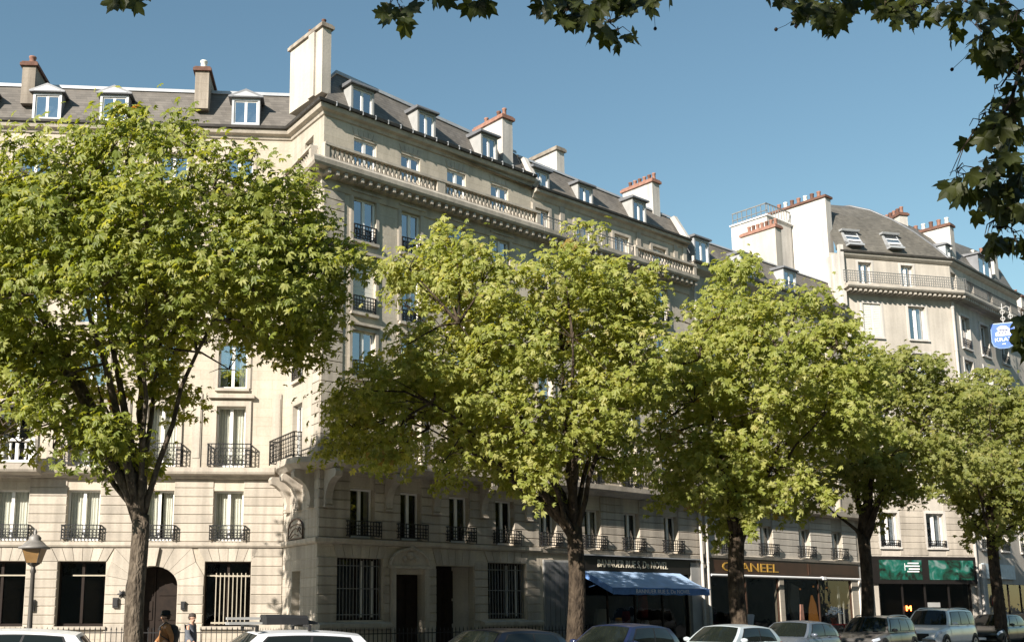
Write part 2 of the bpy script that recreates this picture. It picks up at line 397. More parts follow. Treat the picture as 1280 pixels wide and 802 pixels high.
def railing(root, F, q, w, z, h=.78, off=.2, mat='iron', name='balcony_railing', scroll=True, pitch=.13, depth=None):
    """wrought iron guard with uprights, scrolls and short returns to the wall"""
    dp = off if depth is None else depth
    def mk():
        mb = MB(); t = .014
        def run(P, L):
            def bx(x0, x1, z0, z1, tt=t):
                a, b, c, e = P(x0), P(x1), z0, z1
                dv = (Vector(b) - Vector(a)).normalized() if (Vector(b) - Vector(a)).length > 0 else Vector((1, 0, 0))
                nn = Vector((-dv.y, dv.x, 0)) * tt
                vs = [Vector(a) - nn, Vector(b) - nn, Vector(b) + nn, Vector(a) + nn]
                mb.add([(p.x, p.y, c) for p in vs] + [(p.x, p.y, e) for p in vs], [(0, 3, 2, 1), (4, 5, 6, 7), (0, 1, 5, 4), (1, 2, 6, 5), (2, 3, 7, 6), (3, 0, 4, 7)])
            bx(0, L, h - .035, h, .024); bx(0, L, .06, .09, .014); bx(0, L, h - .17, h - .15, .01)
            n = max(1, int(round(L / pitch)))
            for k in range(n + 1):
                x = min(max(L * k / n, .012), L - .012)
                bx(x - .011, x + .011, .0 if k in (0, n) else .09, h - .035, .011)
                if scroll and k < n:
                    xc = L * (k + .5) / n; rr = L / n * .43
                    for zc in ((.09 + rr * 1.1), h * .42, h - .18 - rr * 1.1):
                        m = 7
                        for g in range(m):
                            a0, a1 = 2 * math.pi * g / m, 2 * math.pi * (g + .82) / m
                            p0, p1 = (xc + rr * math.cos(a0), zc + rr * 1.15 * math.sin(a0)), (xc + rr * math.cos(a1), zc + rr * 1.15 * math.sin(a1))
                            A0, A1 = Vector(P(p0[0])), Vector(P(p1[0])); A0.z, A1.z = p0[1], p1[1]
                            dv = (A1 - A0).normalized(); up = Vector((0, 0, 1)); side = Vector((P(1)[0] - P(0)[0], P(1)[1] - P(0)[1], 0)).normalized()
                            nrm = Vector((-side.y, side.x, 0)); e = dv.cross(nrm) * .011
                            mb.add([A0 - e, A1 - e, A1 + e, A0 + e], [(0, 1, 2, 3)])
                            mb.add([A0 - nrm * .01, A1 - nrm * .01, A1 + nrm * .01, A0 + nrm * .01], [(0, 1, 2, 3)])
        run(lambda x: (-w / 2 + x, 0, 0), w)
        if dp > .05:
            for sx in (-1, 1): run(lambda y: (sx * w / 2, .012 + y, 0), dp - .012)
        return mb.mesh('balcony_railing')
    return part(root, F, name, cached(('rail', round(w, 2), h, round(dp, 2), scroll, pitch, mat), mk), mat, q, off, z)

def block_mesh(w, h, p=.035):
    def mk():
        mb = MB(); c = .014; g = .013
        x0, x1, z0, z1 = -w / 2 + g, w / 2 - g, g, h - g
        mb.v = [(x0, 0, z0), (x1, 0, z0), (x1, 0, z1), (x0, 0, z1), (x0, -p + c, z0), (x1, -p + c, z0), (x1, -p + c, z1), (x0, -p + c, z1),
                (x0 + c, -p, z0 + c), (x1 - c, -p, z0 + c), (x1 - c, -p, z1 - c), (x0 + c, -p, z1 - c)]
        mb.f = [(8, 9, 10, 11)]
        for i in range(4):
            j = (i + 1) % 4; mb.f += [(i, j, j + 4, i + 4), (i + 4, j + 4, j + 8, i + 8)]
        return mb.mesh('stone_block')
    return cached(('blk', round(w, 2), round(h, 3), p), mk)

def courses(root, F, piers, z0, z1, rows, mat='stoneB', p=.035, split=0):
    hh = (z1 - z0) / rows
    for a, b in piers:
        for r in range(rows):
            w_ = b - a
            if split and w_ > split:
                k = math.ceil(w_ / split); cuts = [a] + [a + w_ * (i + (.5 if r % 2 else 0) * (1 if i else 0)) / k for i in range(1, k)] + [b]
            else: cuts = [a, b]
            for x0, x1 in zip(cuts[:-1], cuts[1:]):
                if x1 - x0 < .08: continue
                part(root, F, 'stone_block', block_mesh(round(x1 - x0, 2), hh, p), mat, (x0 + x1) / 2, 0, z0 + r * hh)

def wedge(root, F, poly, mat='stoneB', p=.035, name='voussoir'):
    g = .011; cx = sum(q[0] for q in poly) / len(poly); cz = sum(q[1] for q in poly) / len(poly)
    pl = []
    for x, z in poly:
        d = math.hypot(x - cx, z - cz); k = max(0, 1 - g * 1.5 / max(d, .01)); pl.append(((x - cx) * k, (z - cz) * k))
    mb = MB(); mb.prism(pl, -p, .0)
    return part(root, F, name, mb, mat, cx, 0, cz)

def flat_arch(root, F, a, b, z0, z1, n=6, spread=.28, mat='stoneB'):
    for k in range(n):
        t0, t1 = k / n, (k + 1) / n
        wedge(root, F, [(a + (b - a) * t0, z0), (a + (b - a) * t1, z0), (a - spread + (b - a + 2 * spread) * t1, z1), (a - spread + (b - a + 2 * spread) * t0, z1)], mat)

def surround(root, F, a, b, c, d, wd=.14, p=.05, mat='stoneD', hood=False, bottom=False):
    w_, h_ = b - a, d - c
    def mk():
        mb = MB(); mb.box(-w_ / 2 - wd, -w_ / 2, -p, -.001, 0, h_ + wd); mb.box(w_ / 2, w_ / 2 + wd, -p, -.001, 0, h_ + wd); mb.box(-w_ / 2, w_ / 2, -p, -.001, h_, h_ + wd)
        mb.box(-w_ / 2 - wd - .035, -w_ / 2 - wd, -p * .5, -.001, 0, h_ + wd + .035); mb.box(w_ / 2 + wd, w_ / 2 + wd + .035, -p * .5, -.001, 0, h_ + wd + .035)
        mb.box(-w_ / 2 - wd, w_ / 2 + wd, -p * .5, -.001, h_ + wd, h_ + wd + .035)
        if hood: mb.box(-w_ / 2 - wd - .12, w_ / 2 + wd + .12, -.2, -.002, h_ + wd + .1, h_ + wd + .22)
        if bottom: mb.box(-w_ / 2 - wd, w_ / 2 + wd, -.1, -.001, -.14, 0)
        return mb.mesh('window_surround')
    return part(root, F, 'window_surround', cached(('sur', round(w_, 2), round(h_, 2), wd, p, hood, bottom, mat), mk), mat, (a + b) / 2, 0, c)

def sill(root, F, a, b, c, mat='stoneD', p=.12):
    w_ = b - a
    def mk():
        mb = MB(); mb.box(-w_ / 2 - .1, w_ / 2 + .1, -p, .19, -.11, 0); return mb.mesh('window_sill')
    return part(root, F, 'window_sill', cached(('sill', round(w_, 2), p, mat), mk), mat, (a + b) / 2, 0, c)

def dormer(root, F, a, b, z0, z1, yf=.12, back=1.6, style='flat', mat='grey', cheek='zincd', panes='glass', rail=False):
    """roof dormer: body with cheeks running back into the slope, cap, window casing, two panes"""
    w_, h_ = b - a, z1 - z0; mb = MB(); e = .12
    mb.box(-w_ / 2, -w_ / 2 + .09, .0, back, -.25, h_); mb.box(w_ / 2 - .09, w_ / 2, .0, back, -.25, h_)
    mb.box(-w_ / 2 + .09, w_ / 2 - .09, 0, back, h_ - .1, h_ - .002); mb.box(-w_ / 2 + .09, w_ / 2 - .09, 0, .3, -.25, .0)
    o = part(root, F, 'dormer', mb, mat, (a + b) / 2, -yf, z0)
    mb = MB()
    if style == 'flat':
        mb.prismx([(-.14, h_), (-.14, h_ + .05), (-.1, h_ + .11), (back, h_ + .2), (back, h_)], -w_ / 2 - .11, w_ / 2 + .11)
    else:
        mb.prism([(-w_ / 2 - .14, h_), (w_ / 2 + .14, h_), (w_ / 2 + .14, h_ + .06), (0, h_ + .36), (-w_ / 2 - .14, h_ + .06)], -.13, back)
    sub(o, 'dormer_roof', mb, cheek)
    if style != 'flat':
        mb = MB(); mb.prism([(-w_ / 2 + .02, h_ + .03), (w_ / 2 - .02, h_ + .03), (0, h_ + .25)], -.15, -.131); sub(o, 'pediment', mb, mat)
    mb = MB(); iw = w_ - .18; s = .05; hh = h_ - .1
    mb.box(-iw / 2, -iw / 2 + s, .05, .1, 0, hh); mb.box(iw / 2 - s, iw / 2, .05, .1, 0, hh); mb.box(-iw / 2 + s, iw / 2 - s, .052, .098, hh - s, hh)
    mb.box(-iw / 2 + s, iw / 2 - s, .052, .098, 0, s); mb.box(-.05, .05, .04, .1, s, hh - s)
    sub(o, 'window_frame', mb, 'white')
    pw = iw / 2 - s - .05; mb = MB(); mb.box(-pw / 2, pw / 2, .07, .08, s, hh - s); me = mb.mesh('pane')
    for sx in (-1, 1): sub(o, 'pane', me, panes, (sx * (.05 + pw / 2), 0, 0))
    mb = MB(); mb.box(-iw / 2, iw / 2, .6, .62, 0, hh); sub(o, 'room_shade_sheet', mb, 'dark')  # black sheet painted as the shade behind the dormer panes
    if rail:
        mb = MB()
        for k in range(9): x = -iw / 2 + iw * k / 8; mb.box(x - .01, x + .01, -.03, -.01, .02, .55)
        mb.box(-iw / 2, iw / 2, -.035, -.005, .55, .58); sub(o, 'guard_rail', mb, 'iron')
    return o

POT = {}
def chimney(root, F, s0, s1, o0, o1, z0, z1, pots=(), mat='render', cap='dirty', potmat='terra', r=.13, ph=.42, flue=False):
    """a chimney stack running back from the street (o0 front, o1 rear offset), cap slab and pots"""
    mb = MB(); D = o0 - o1; W = s1 - s0; z1 -= .2
    mb.box(-W / 2, W / 2, 0, D, 0, z1 - z0)
    if flue: mb.box(-W / 2 - .09, -W / 2 + .02, .45, .85, 0, z1 - z0 - .02)
    o = part(root, F, 'chimney', mb, mat, (s0 + s1) / 2, o0, z0)
    mb = MB(); mb.box(-W / 2 - .09, W / 2 + .09, -.09, D + .09, z1 - z0, z1 - z0 + .13); mb.box(-W / 2 - .04, W / 2 + .04, -.04, D + .04, z1 - z0 + .13, z1 - z0 + .2)
    sub(o, 'chimney_cap', mb, cap)
    def mk():
        m = MB(); m.lathe([(r, 0), (r * .82, ph * .2), (r * .78, ph * .8), (r * .95, ph * .86), (r * .95, ph), (r * .6, ph), (r * .6, ph * .7)], 10); return m.mesh('chimney_pot', True)
    for i, y in enumerate(pots):
        pm = potmat if not isinstance(potmat, (list, tuple)) else potmat[i % len(potmat)]
        sub(o, 'chimney_pot', cached(('pot', r, ph, pm), mk), pm, (0, y * D, z1 - z0 + .2))
    return o

def pipe(root, F, q, off, z0, z1, r=.07, mat='render2', name='drainpipe'):
    mb = MB(); mb.tube([(0, 0, z0), (0, 0, z1)], r, 10)
    z = z0 + 1.2
    while z < z1: mb.lathe([(r * 1.25, -.04), (r * 1.25, .04)], 10, (0, 0, z)); z += 2.6
    return part(root, F, name, mb, mat, q, off, 0)

def text_mesh(s, size, ext=.01, font_scale=1.0):
    cu = bpy.data.curves.new('lettering', 'FONT'); cu.body = s; cu.size = size; cu.extrude = ext; cu.align_x = 'CENTER'; cu.resolution_u = 3
    ob = bpy.data.objects.new('lettering', cu); COL.objects.link(ob)
    dg = bpy.context.evaluated_depsgraph_get(); dg.update()
    me = bpy.data.meshes.new_from_object(ob.evaluated_get(dg)); me.name = 'lettering'
    bpy.data.objects.remove(ob); bpy.data.curves.remove(cu)
    me.transform(Matrix.Diagonal((font_scale, 1, 1, 1))); me.transform(Matrix.Rotation(R(90), 4, 'X')); me.materials.clear()
    return me

def letters(par, txt, size, mat, loc, ext=.012, fs=1.0, name='letter', fit=None):
    me = text_mesh(txt, size, ext, fs)
    if fit: xx = [v.co.x for v in me.vertices]; me.transform(Matrix.Diagonal((fit / (max(xx) - min(xx)), 1, 1, 1)))
    bm = bmesh.new(); bm.from_mesh(me); bm.verts.ensure_lookup_table()
    seen = set(); isl = []
    for v in bm.verts:
        if v.index in seen: continue
        st = [v]; seen.add(v.index); g = []
        while st:
            q = st.pop(); g.append(q.index)
            for e in q.link_edges:
                o = e.other_vert(q)
                if o.index not in seen: seen.add(o.index); st.append(o)
        xs = [bm.verts[i].co.x for i in g]; isl.append([min(xs), max(xs), set(g)])
    isl.sort(key=lambda t: t[0]); mer = []
    for a, b, g in isl:
        if mer and a < mer[-1][1] - .3 * (b - a): mer[-1][1] = max(mer[-1][1], b); mer[-1][2] |= g
        else: mer.append([a, b, g])
    vs = [tuple(v.co) for v in bm.verts]; fs_ = [[v.index for v in f.verts] for f in bm.faces]; bm.free()
    for a, b, g in mer:
        ids = sorted(g); mp = {k: i for i, k in enumerate(ids)}; c = (a + b) / 2
        mb = MB(); mb.add([(vs[k][0] - c, vs[k][1], vs[k][2]) for k in ids], [tuple(mp[k] for k in f) for f in fs_ if f[0] in g])
        sub(par, name, mb, mat, (loc[0] + c, loc[1], loc[2]))

def balusters(root, F, s0, s1, z, h=.58, off=.35, pitch=.21, pier=2.4, mat='stoneD'):
    """stone balustrade: plinth, coping, piers, turned balusters"""
    mb = MB(); mb.box(s0, s1, -.13, .13, 0, .09); mb.box(s0, s1, -.15, .15, h - .1, h)
    n = max(1, round((s1 - s0) / pier)); L = (s1 - s0) / n
    for k in range(n + 1):
        x = s0 + L * k; a, b = max(s0, x - .2), min(s1, x + .2); mb.box(a, b, -.125, .125, .09, h - .1)
    o = part(root, F, 'balustrade', mb, mat, 0, off, z)
    bal = MB(); hh = h - .19
    for k in range(n):
        m = int((L - .44) / pitch)
        for i in range(m):
            x = s0 + L * k + .22 + (L - .44) * (i + .5) / m
            bal.lathe([(.055, .09), (.03, .13), (.07, .09 + hh * .36), (.032, .09 + hh * .72), (.05, .09 + hh * .86), (.05, .09 + hh)], 7, (x, 0, 0))
    tag(sub(o, 'balusters', bal, mat, smooth=True), kind='stuff')
    return o

def modillions(root, F, s0, s1, z, off0, off1, h=.16, w=.12, pitch=.36, mat='stoneD', name='cornice_brackets'):
    mb = MB(); n = int((s1 - s0) / pitch)
    for i in range(n + 1):
        x = s0 + (s1 - s0) * i / n; mb.box(x - w / 2, x + w / 2, -off1, -off0, z - h, z)
    return tag(part(root, F, name, mb, mat), kind='stuff')

def room_shade_backing(root, F, s0, s1, z0, z1, y=.95):  # black sheets closing off the windows, room darkness put into their colour
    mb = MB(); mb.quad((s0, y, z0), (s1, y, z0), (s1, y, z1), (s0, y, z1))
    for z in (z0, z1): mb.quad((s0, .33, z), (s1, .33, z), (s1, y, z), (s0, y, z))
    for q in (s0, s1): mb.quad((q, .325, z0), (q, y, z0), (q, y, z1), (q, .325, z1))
    return part(root, F, 'room_shade_backing', mb, 'dark')

# ------------------------------------------------------------------ ground
def struct(name, mb, mat): return tag(obj(name, mb, mat), kind='structure')
mb = MB(); mb.quad((-900, -900, -.02), (900, -900, -.02), (900, 900, -.02), (-900, 900, -.02)); struct('ground', mb, 'asphalt')
KERB = [(-60, 24.6), (-9.5, 25.0), (-3.2, 24.6), (1.2, 26.0), (5.0, 29.5), (8.6, 33.0), (12.0, 37.6), (16.6, 42.6), (21.9, 47.6), (27, 52.6), (31.6, 57.4), (75, 95)]
mb = MB(); mb.quad((-300, -60, 0), (300, -60, 0), (300, 300, 0), (-300, 300, 0)); struct('road', mb, 'asphalt')
mb = MB()
for (x0, y0), (x1, y1) in zip(KERB[:-1], KERB[1:]): mb.quad((x0, y0, .13), (x1, y1, .13), (x1 - 60, y1 + 90, .13), (x0 - 60, y0 + 90, .13))
struct('pavement', mb, 'pave')
kerb_root = obj('kerb', (lambda m: (m.quad((-60, 24.6, .02), (-59.9, 24.6, .02), (-59.9, 24.62, .06), (-60, 24.62, .06)), m)[1])(MB()), 'kerb'); tag(kerb_root, kind='structure')
for (x0, y0), (x1, y1) in zip(KERB[1:-2], KERB[2:-1]):
    d = Vector((x1 - x0, y1 - y0, 0)); n = max(1, round(d.length / 1.2)); ang = math.atan2(d.y, d.x)
    for k in range(n):
        p = Vector((x0, y0, 0)) + d * ((k + .5) / n)
        def mk(L=d.length / n):
            m = MB(); m.box(-L / 2 + .006, L / 2 - .006, -.16, .1, 0, .142); return m.mesh('kerbstone')
        obj('kerbstone', cached(('kerb', round(d.length / n, 3)), mk), 'kerb', kerb_root, p, ang)
mb = MB()
for (x0, y0), (x1, y1) in zip(KERB[1:-2], KERB[2:-1]):
    d = Vector((x1 - x0, y1 - y0)).normalized(); nx, ny = d.y, -d.x
    mb.quad((x0 + nx * 2.3, y0 + ny * 2.3, .004), (x1 + nx * 2.3, y1 + ny * 2.3, .004), (x1 + nx * 2.2, y1 + ny * 2.2, .004), (x0 + nx * 2.2, y0 + ny * 2.2, .004))
struct('parking_line', mb, 'line')

# ------------------------------------------------------------------ facades
FA = Fr(-4.97, 39.1, 86.6)
FR = Fr(-4.97, 39.1, 153.14); LR = 3.475
FB = Fr(-3.4, 36.0, 51.5)
FC = Fr(25.46, 58.96, 78)
_c = FC.P(7.0); FD = Fr(_c.x, _c.y, 48.5)

# ================================================================== corner building
CB = thing('corner_apartment_building', 'cream limestone corner apartment building with stone balustrade and tall chimney on its prow', 'building', (-3.4, 36, 0))
A0 = -15.5
ch_all = [FA.xy(A0), FA.xy(0), FB.xy(0), FB.xy(10.75)]
ch_rb = [FR.xy(.02), FB.xy(0), FB.xy(10.75)]
# --- openings
aw = [(-10.68, -9.42), (-8.02, -6.82), (-5.2, -4.1), (-2.62, -1.52), (-13.4, -12.2)]
opA = [(-11.2, -9.37, 1.18, 3.53), (-8.22, -6.48, 1.18, 3.53), (-2.88, -1.17, 1.18, 3.53), (-5.7, -3.85, 0.12, 3.36), (-14.2, -12.4, 1.18, 3.53)]
opA += [(a, b, 4.29, 6.17) for a, b in aw] + [(a, b, 7.06, 9.4) for a, b in aw]
for z0, z1 in ((10.1, 11.9), (12.6, 14.6), (15.4, 17.0), (18.4, 19.6)): opA += [(a, b, z0, z1) for a, b in aw]
wall(CB, FA, A0, 0, .12, 20.6, opA, 'stoneA'); room_shade_backing(CB, FA, A0, -.3, .1, 20.5)
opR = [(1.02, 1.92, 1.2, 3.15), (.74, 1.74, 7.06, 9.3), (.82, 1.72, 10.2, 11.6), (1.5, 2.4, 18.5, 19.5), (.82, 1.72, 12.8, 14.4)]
wall(CB, FR, 0, LR, .12, 20.25, opR, 'stoneC'); room_shade_backing(CB, FR, .35, LR - .95, .1, 20.1)
bw = [(1.35, 2.4), (3.6, 4.55), (5.95, 6.95), (8.35, 9.35)]
opB = [(.82, 2.83, 1.42, 3.58), (3.31, 4.65, .13, 3.05), (5.3, 7.18, .13, 3.4), (7.9, 9.98, 1.42, 3.58)]
FL = [(4.29, 6.05), (7.06, 9.4), (10.1, 11.87), (12.55, 14.6), (15.3, 16.97), (18.25, 19.34)]
for z0, z1 in FL: opB += [(a, b, z0, z1) for a, b in bw]
wall(CB, FB, 0, 10.75, .12, 20.1, opB, 'stoneA'); room_shade_backing(CB, FB, .95, 10.7, .1, 20.0)
# --- rusticated ground and mezzanine blocks
ga = sorted([(-14.2, -12.4), (-11.2, -9.37), (-8.22, -6.48), (-5.7, -3.85), (-2.88, -1.17)])
prs = [(A0 + .3, -14.2)] + [(ga[i][1], ga[i + 1][0]) for i in range(4)] + [(-1.17, 0)]
prs_low = [p for p in prs]
courses(CB, FA, [prs[1], prs[2]], .6, 3.53, 9); courses(CB, FA, [prs[5]], .6, 4.05, 10)
for a, b in ((-6.48, -5.7), (-3.85, -2.88)): courses(CB, FA, [(a, b)], .6, 2.65, 6)
for a, b in ((-11.2, -9.37), (-8.22, -6.48), (-2.88, -1.17)): flat_arch(CB, FA, a, b, 3.53, 4.05, 6)
for a, b in ((-9.37, -8.22),): wedge(CB, FA, [(a, 3.53), (b, 3.53), (b - .28, 4.05), (a + .28, 4.05)], name='stone_block')
# arched doorway voussoirs
cx, cz, rx, rz_ = -4.775, 2.65, .925, .71
arc = lambda t: (cx - rx * math.cos(t), cz + rz_ * math.sin(t))
outer = [(-6.48, 2.65), (-6.48, 3.02), (-6.3, 3.53), (-6.2, 4.05), (-5.55, 4.05), (-5.02, 4.05), (-4.53, 4.05), (-4.0, 4.05), (-3.35, 4.05), (-3.2, 3.53), (-2.88, 3.02), (-2.88, 2.65)]
inner = [arc(math.pi * k / 11) for k in range(12)]
for k in range(11): wedge(CB, FA, [inner[k + 1], inner[k], outer[k], outer[k + 1]][::-1] if False else [inner[k], inner[k + 1], outer[k + 1], outer[k]], p=.16 if k == 5 else .035, name='keystone' if k == 5 else 'voussoir')
mb = MB()
pl = [arc(math.pi * k / 16) for k in range(17)]
for k in range(16):
    (x0, z0), (x1, z1) = pl[k], pl[k + 1]
    mb.quad((x0, .004, z0), (x1, .004, z1), (x1, .004, 3.37), (x0, .004, 3.37)); mb.quad((x0, .004, z0), (x0, .5, z0), (x1, .5, z1), (x1, .004, z1))
part(CB, FA, 'arch_spandrel', mb, 'stoneD')
mb = MB(); mb.box(-5.72, -4.79, .86, .92, .13, 3.4); mb.box(-4.76, -3.83, .86, .92, .13, 3.4)
for x in (-5.6, -4.66):
    for z in (.4, 1.4, 2.3): mb.box(x, x + .72, .83, .86, z, z + .7)
part(CB, FA, 'entrance_door', mb, 'wood')
# mezzanine piers on the long wing
mz = sorted(aw); pm = [(mz[i][1], mz[i + 1][0]) for i in range(4)] + [(mz[4][1], 0)]
courses(CB, FA, pm[1:], 4.27, 6.6, 7); courses(CB, FA, [(-14, -13.4)], 4.27, 6.6, 7)
courses(CB, FR, [(0.02, LR - .02)], 4.27, 6.6, 7, 'stoneB', .012)
courses(CB, FR, [(0.02, 1.02), (1.92, LR)], .6, 3.53, 9, 'stoneB', .012); courses(CB, FR, [(0.02, LR)], 3.53, 4.05, 1, 'stoneB', .012)
# street front piers
gb = [(.82, 2.83), (3.31, 4.65), (5.3, 7.18), (7.9, 9.98)]
courses(CB, FB, [(0, .82), (7.18, 7.9), (9.98, 10.75)], 1.34, 3.58, 7, 'stoneB', .05); courses(CB, FB, [(2.83, 3.12), (4.9, 5.3)], 1.34, 3.3, 6, 'stoneB', .05)
for a, b in ((.82, 2.83), (5.3, 7.18), (7.9, 9.98)): flat_arch(CB, FB, a, b, 3.58 if a != 5.3 else 3.42, 4.05, 6, .2)
pmb = [(0, 1.35), (2.4, 3.6), (4.55, 5.95), (6.95, 8.35), (9.35, 10.75)]
courses(CB, FB, pmb, 4.27, 6.6, 7, 'stoneB', .05)
courses(CB, FB, [(0, .95)], 7.1, 17.0, 26, 'stoneB', .04)        # corner quoins above
courses(CB, FR, [(LR - .75, LR)], 7.1, 17.0, 26, 'stoneB', .03)
# --- bands, slabs, cornice
chain(CB, ch_all, [(.0, 4.04), (.1, 4.06), (.14, 4.12), (.14, 4.24), (.0, 4.27)], 'string_course', 'stoneD')
chain(CB, [FA.xy(A0), FA.xy(-.35)], [(0, 6.6), (.16, 6.62), (.2, 6.72), (.42, 6.76), (.46, 6.84), (.46, 7.0), (0, 7.03)], 'balcony_slab', 'stoneD')
chain(CB, [FA.xy(-14.5), FA.xy(-8.9)], [(.4, 6.66), (1.05, 6.72), (1.1, 6.8), (1.1, 7.02), (.4, 7.045)], 'balcony_slab', 'stoneD')
cbp = [FR.xy(.1), FR.xy(1.0, .0), FB.xy(.0, .0), FB.xy(10.75)]
chain(CB, [FR.xy(-.05, -.1), FR.xy(.55, .55), FR.xy(1.5, .85), FR.xy(2.9, .95), FB.xy(-.35, .85) if False else FR.xy(3.55, .8), FB.xy(.55, .95), FB.xy(1.6, .85), FB.xy(10.75, .8)],
      [(-.85, 6.58), (-.2, 6.62), (-.08, 6.74), (0, 6.8), (0, 7.0), (-.85, 7.035)], 'corner_balcony_slab', 'stoneD')
# carved consoles under the corner balcony
def console(F, q, ox=0):
    mb = MB(); pr = [(0, 5.35), (-.1, 5.32), (-.17, 5.42), (-.14, 5.6), (-.2, 5.85), (-.34, 6.1), (-.56, 6.28), (-.74, 6.34), (-.78, 6.5), (-.72, 6.6), (0, 6.6)]
    mb.prismx(pr[::-1], -.15, .15); mb.prismx([(-.0, 5.3), (-.2, 5.3), (-.2, 5.36), (0, 5.36)][::-1], -.18, .18)
    part(CB, F, 'console_bracket', mb, 'stoneD', q, 0, 0)
for q in (.55, 1.75, 2.95): console(FR, q)
for q in (.35, 3.0, 5.25, 7.65, 10.1): console(FB, q)
# carved plaque on the prow
mb = MB(); o = []
outl = [(-.72, 0), (.72, 0), (.72, .36)] + [(.72 * math.cos(t), .36 + .36 * math.sin(t)) for t in [math.pi * k / 8 for k in range(1, 8)]] + [(-.72, .36)]
mb.prism(outl, -.055, 0); pq = part(CB, FR, 'carved_plaque', mb, 'stoneD', 1.5, .012, 4.3)
mb = MB()
for k in range(len(outl)):
    a, b = outl[k], outl[(k + 1) % len(outl)]; mb.tube([(a[0], -.07, a[1]), (b[0], -.07, b[1])], .03, 6)
for pts in ([(-.6, .1), (-.3, .32), (0, .38), (.35, .3), (.62, .12)], [(-.5, .05), (-.1, .18), (.3, .1)], [(-.6, .42), (-.2, .5), (.2, .52), (.6, .44)], [(.2, .25), (.4, .4), (.55, .3)]):
    mb.tube([(x, -.072, z) for x, z in pts], .02, 5)
sub(pq, 'carved_relief', mb, 'brown')
# --- windows
for i, (a, b) in enumerate(sorted(aw)):
    window(CB, FA, a, b, 4.29, 6.17, gmat='glassm', curtain='curtain', half=(.97, .95, .97, .8, .97)[i]); railing(CB, FA, (a + b) / 2, b - a + .2, 4.29, .58, .24)
    window(CB, FA, a, b, 7.06, 9.4, curtain='curtain', gmat='glassm', half=.97 if i != 1 else .4); surround(CB, FA, a, b, 7.06, 9.4, .2, .08, hood=True)
    if i > 1: railing(CB, FA, (a + b) / 2, b - a + .5, 7.05, .87, .36, pitch=.15)
    for z0, z1 in ((10.1, 11.9), (12.6, 14.6), (15.4, 17.0), (18.4, 19.6)):
        window(CB, FA, a, b, z0, z1); surround(CB, FA, a, b, z0, z1); sill(CB, FA, a, b, z0)
for a, b in ((-14.2, -12.4), (-11.2, -9.37), (-8.22, -6.48), (-2.88, -1.17)):
    window(CB, FA, a, b, 1.18, 3.53, fmat='wood', gmat='glassd', mull=.1, inset=.28); sill(CB, FA, a, b, 1.18)
    mb = MB(); mb.box(a + .5 if a < -3 else a + .06, b - .04, .21, .235, 3.0, 3.05); part(CB, FA, 'blind_rod', mb, 'cream')
mb = MB()
for k in range(8): x = -2.45 + .155 * k; mb.box(x - .016, x + .016, .09, .122, 1.24, 3.12)
mb.box(-2.5, -1.2, .085, .127, 2.98, 3.03); mb.box(-2.6, -1.2, .085, .127, 1.27, 1.33); part(CB, FA, 'window_grille', mb, 'cream')
mb = MB(); mb.box(1.02, 1.92, .3, .34, 1.2, 3.15); part(CB, FR, 'niche_panel', mb, 'render')
for c, d in ((7.06, 9.3), (10.2, 11.6), (12.8, 14.4), (18.5, 19.5)):
    a, b = [(o[0], o[1]) for o in opR if o[2] == c][0]; window(CB, FR, a, b, c, d, curtain='curtain' if c < 8 else None)
    if c > 8: sill(CB, FR, a, b, c)
    if c in (10.2, 12.8): railing(CB, FR, (a + b) / 2, b - a, c, .55, .1)
for i, (a, b) in enumerate(bw):
    window(CB, FB, a, b, 4.29, 6.05, gmat='glassm', mull=.13, curtain='curtain2' if i == 0 else None, half=.4); railing(CB, FB, (a + b) / 2, b - a + .35, 4.28, .6, .27)
    window(CB, FB, a, b, 7.06, 9.4, curtain='curtain' if i == 2 else None, half=.5); surround(CB, FB, a, b, 7.06, 9.4, .16, .07, hood=True)
    for z0, z1 in FL[2:5]:
        if i == 0 and z0 == 12.55:
            mb = MB()
            for k in range(24): mb.box(a + .01, b - .01, .12 + .004 * (k % 2), .16, z0 + (z1 - z0) * k / 24, z0 + (z1 - z0) * (k + .93) / 24)
            part(CB, FB, 'roller_shutter', mb, 'blind')
        else: window(CB, FB, a, b, z0, z1, mull=.12, inset=.1)
        surround(CB, FB, a, b, z0, z1, .13, .05); sill(CB, FB, a, b, z0)
        mb = MB(); mb.box(a - .16, b + .16, -.16, 0, z1 + .17, z1 + .25); part(CB, FB, 'window_hood', mb, 'stoneD')
        railing(CB, FB, (a + b) / 2, b - a - .04, z0 + .02, .6, .08 if z0 > 12 else .12)
    window(CB, FB, a, b, 18.25, 19.34, mull=.12, inset=.08)
    # keystone fan over the attic windows
    for k in range(5): wedge(CB, FB, [(a + (b - a) * k / 5, 19.42), (a + (b - a) * (k + 1) / 5, 19.42), (a - .12 + (b - a + .24) * (k + 1) / 5, 19.72), (a - .12 + (b - a + .24) * k / 5, 19.72)], 'stoneD', .025)
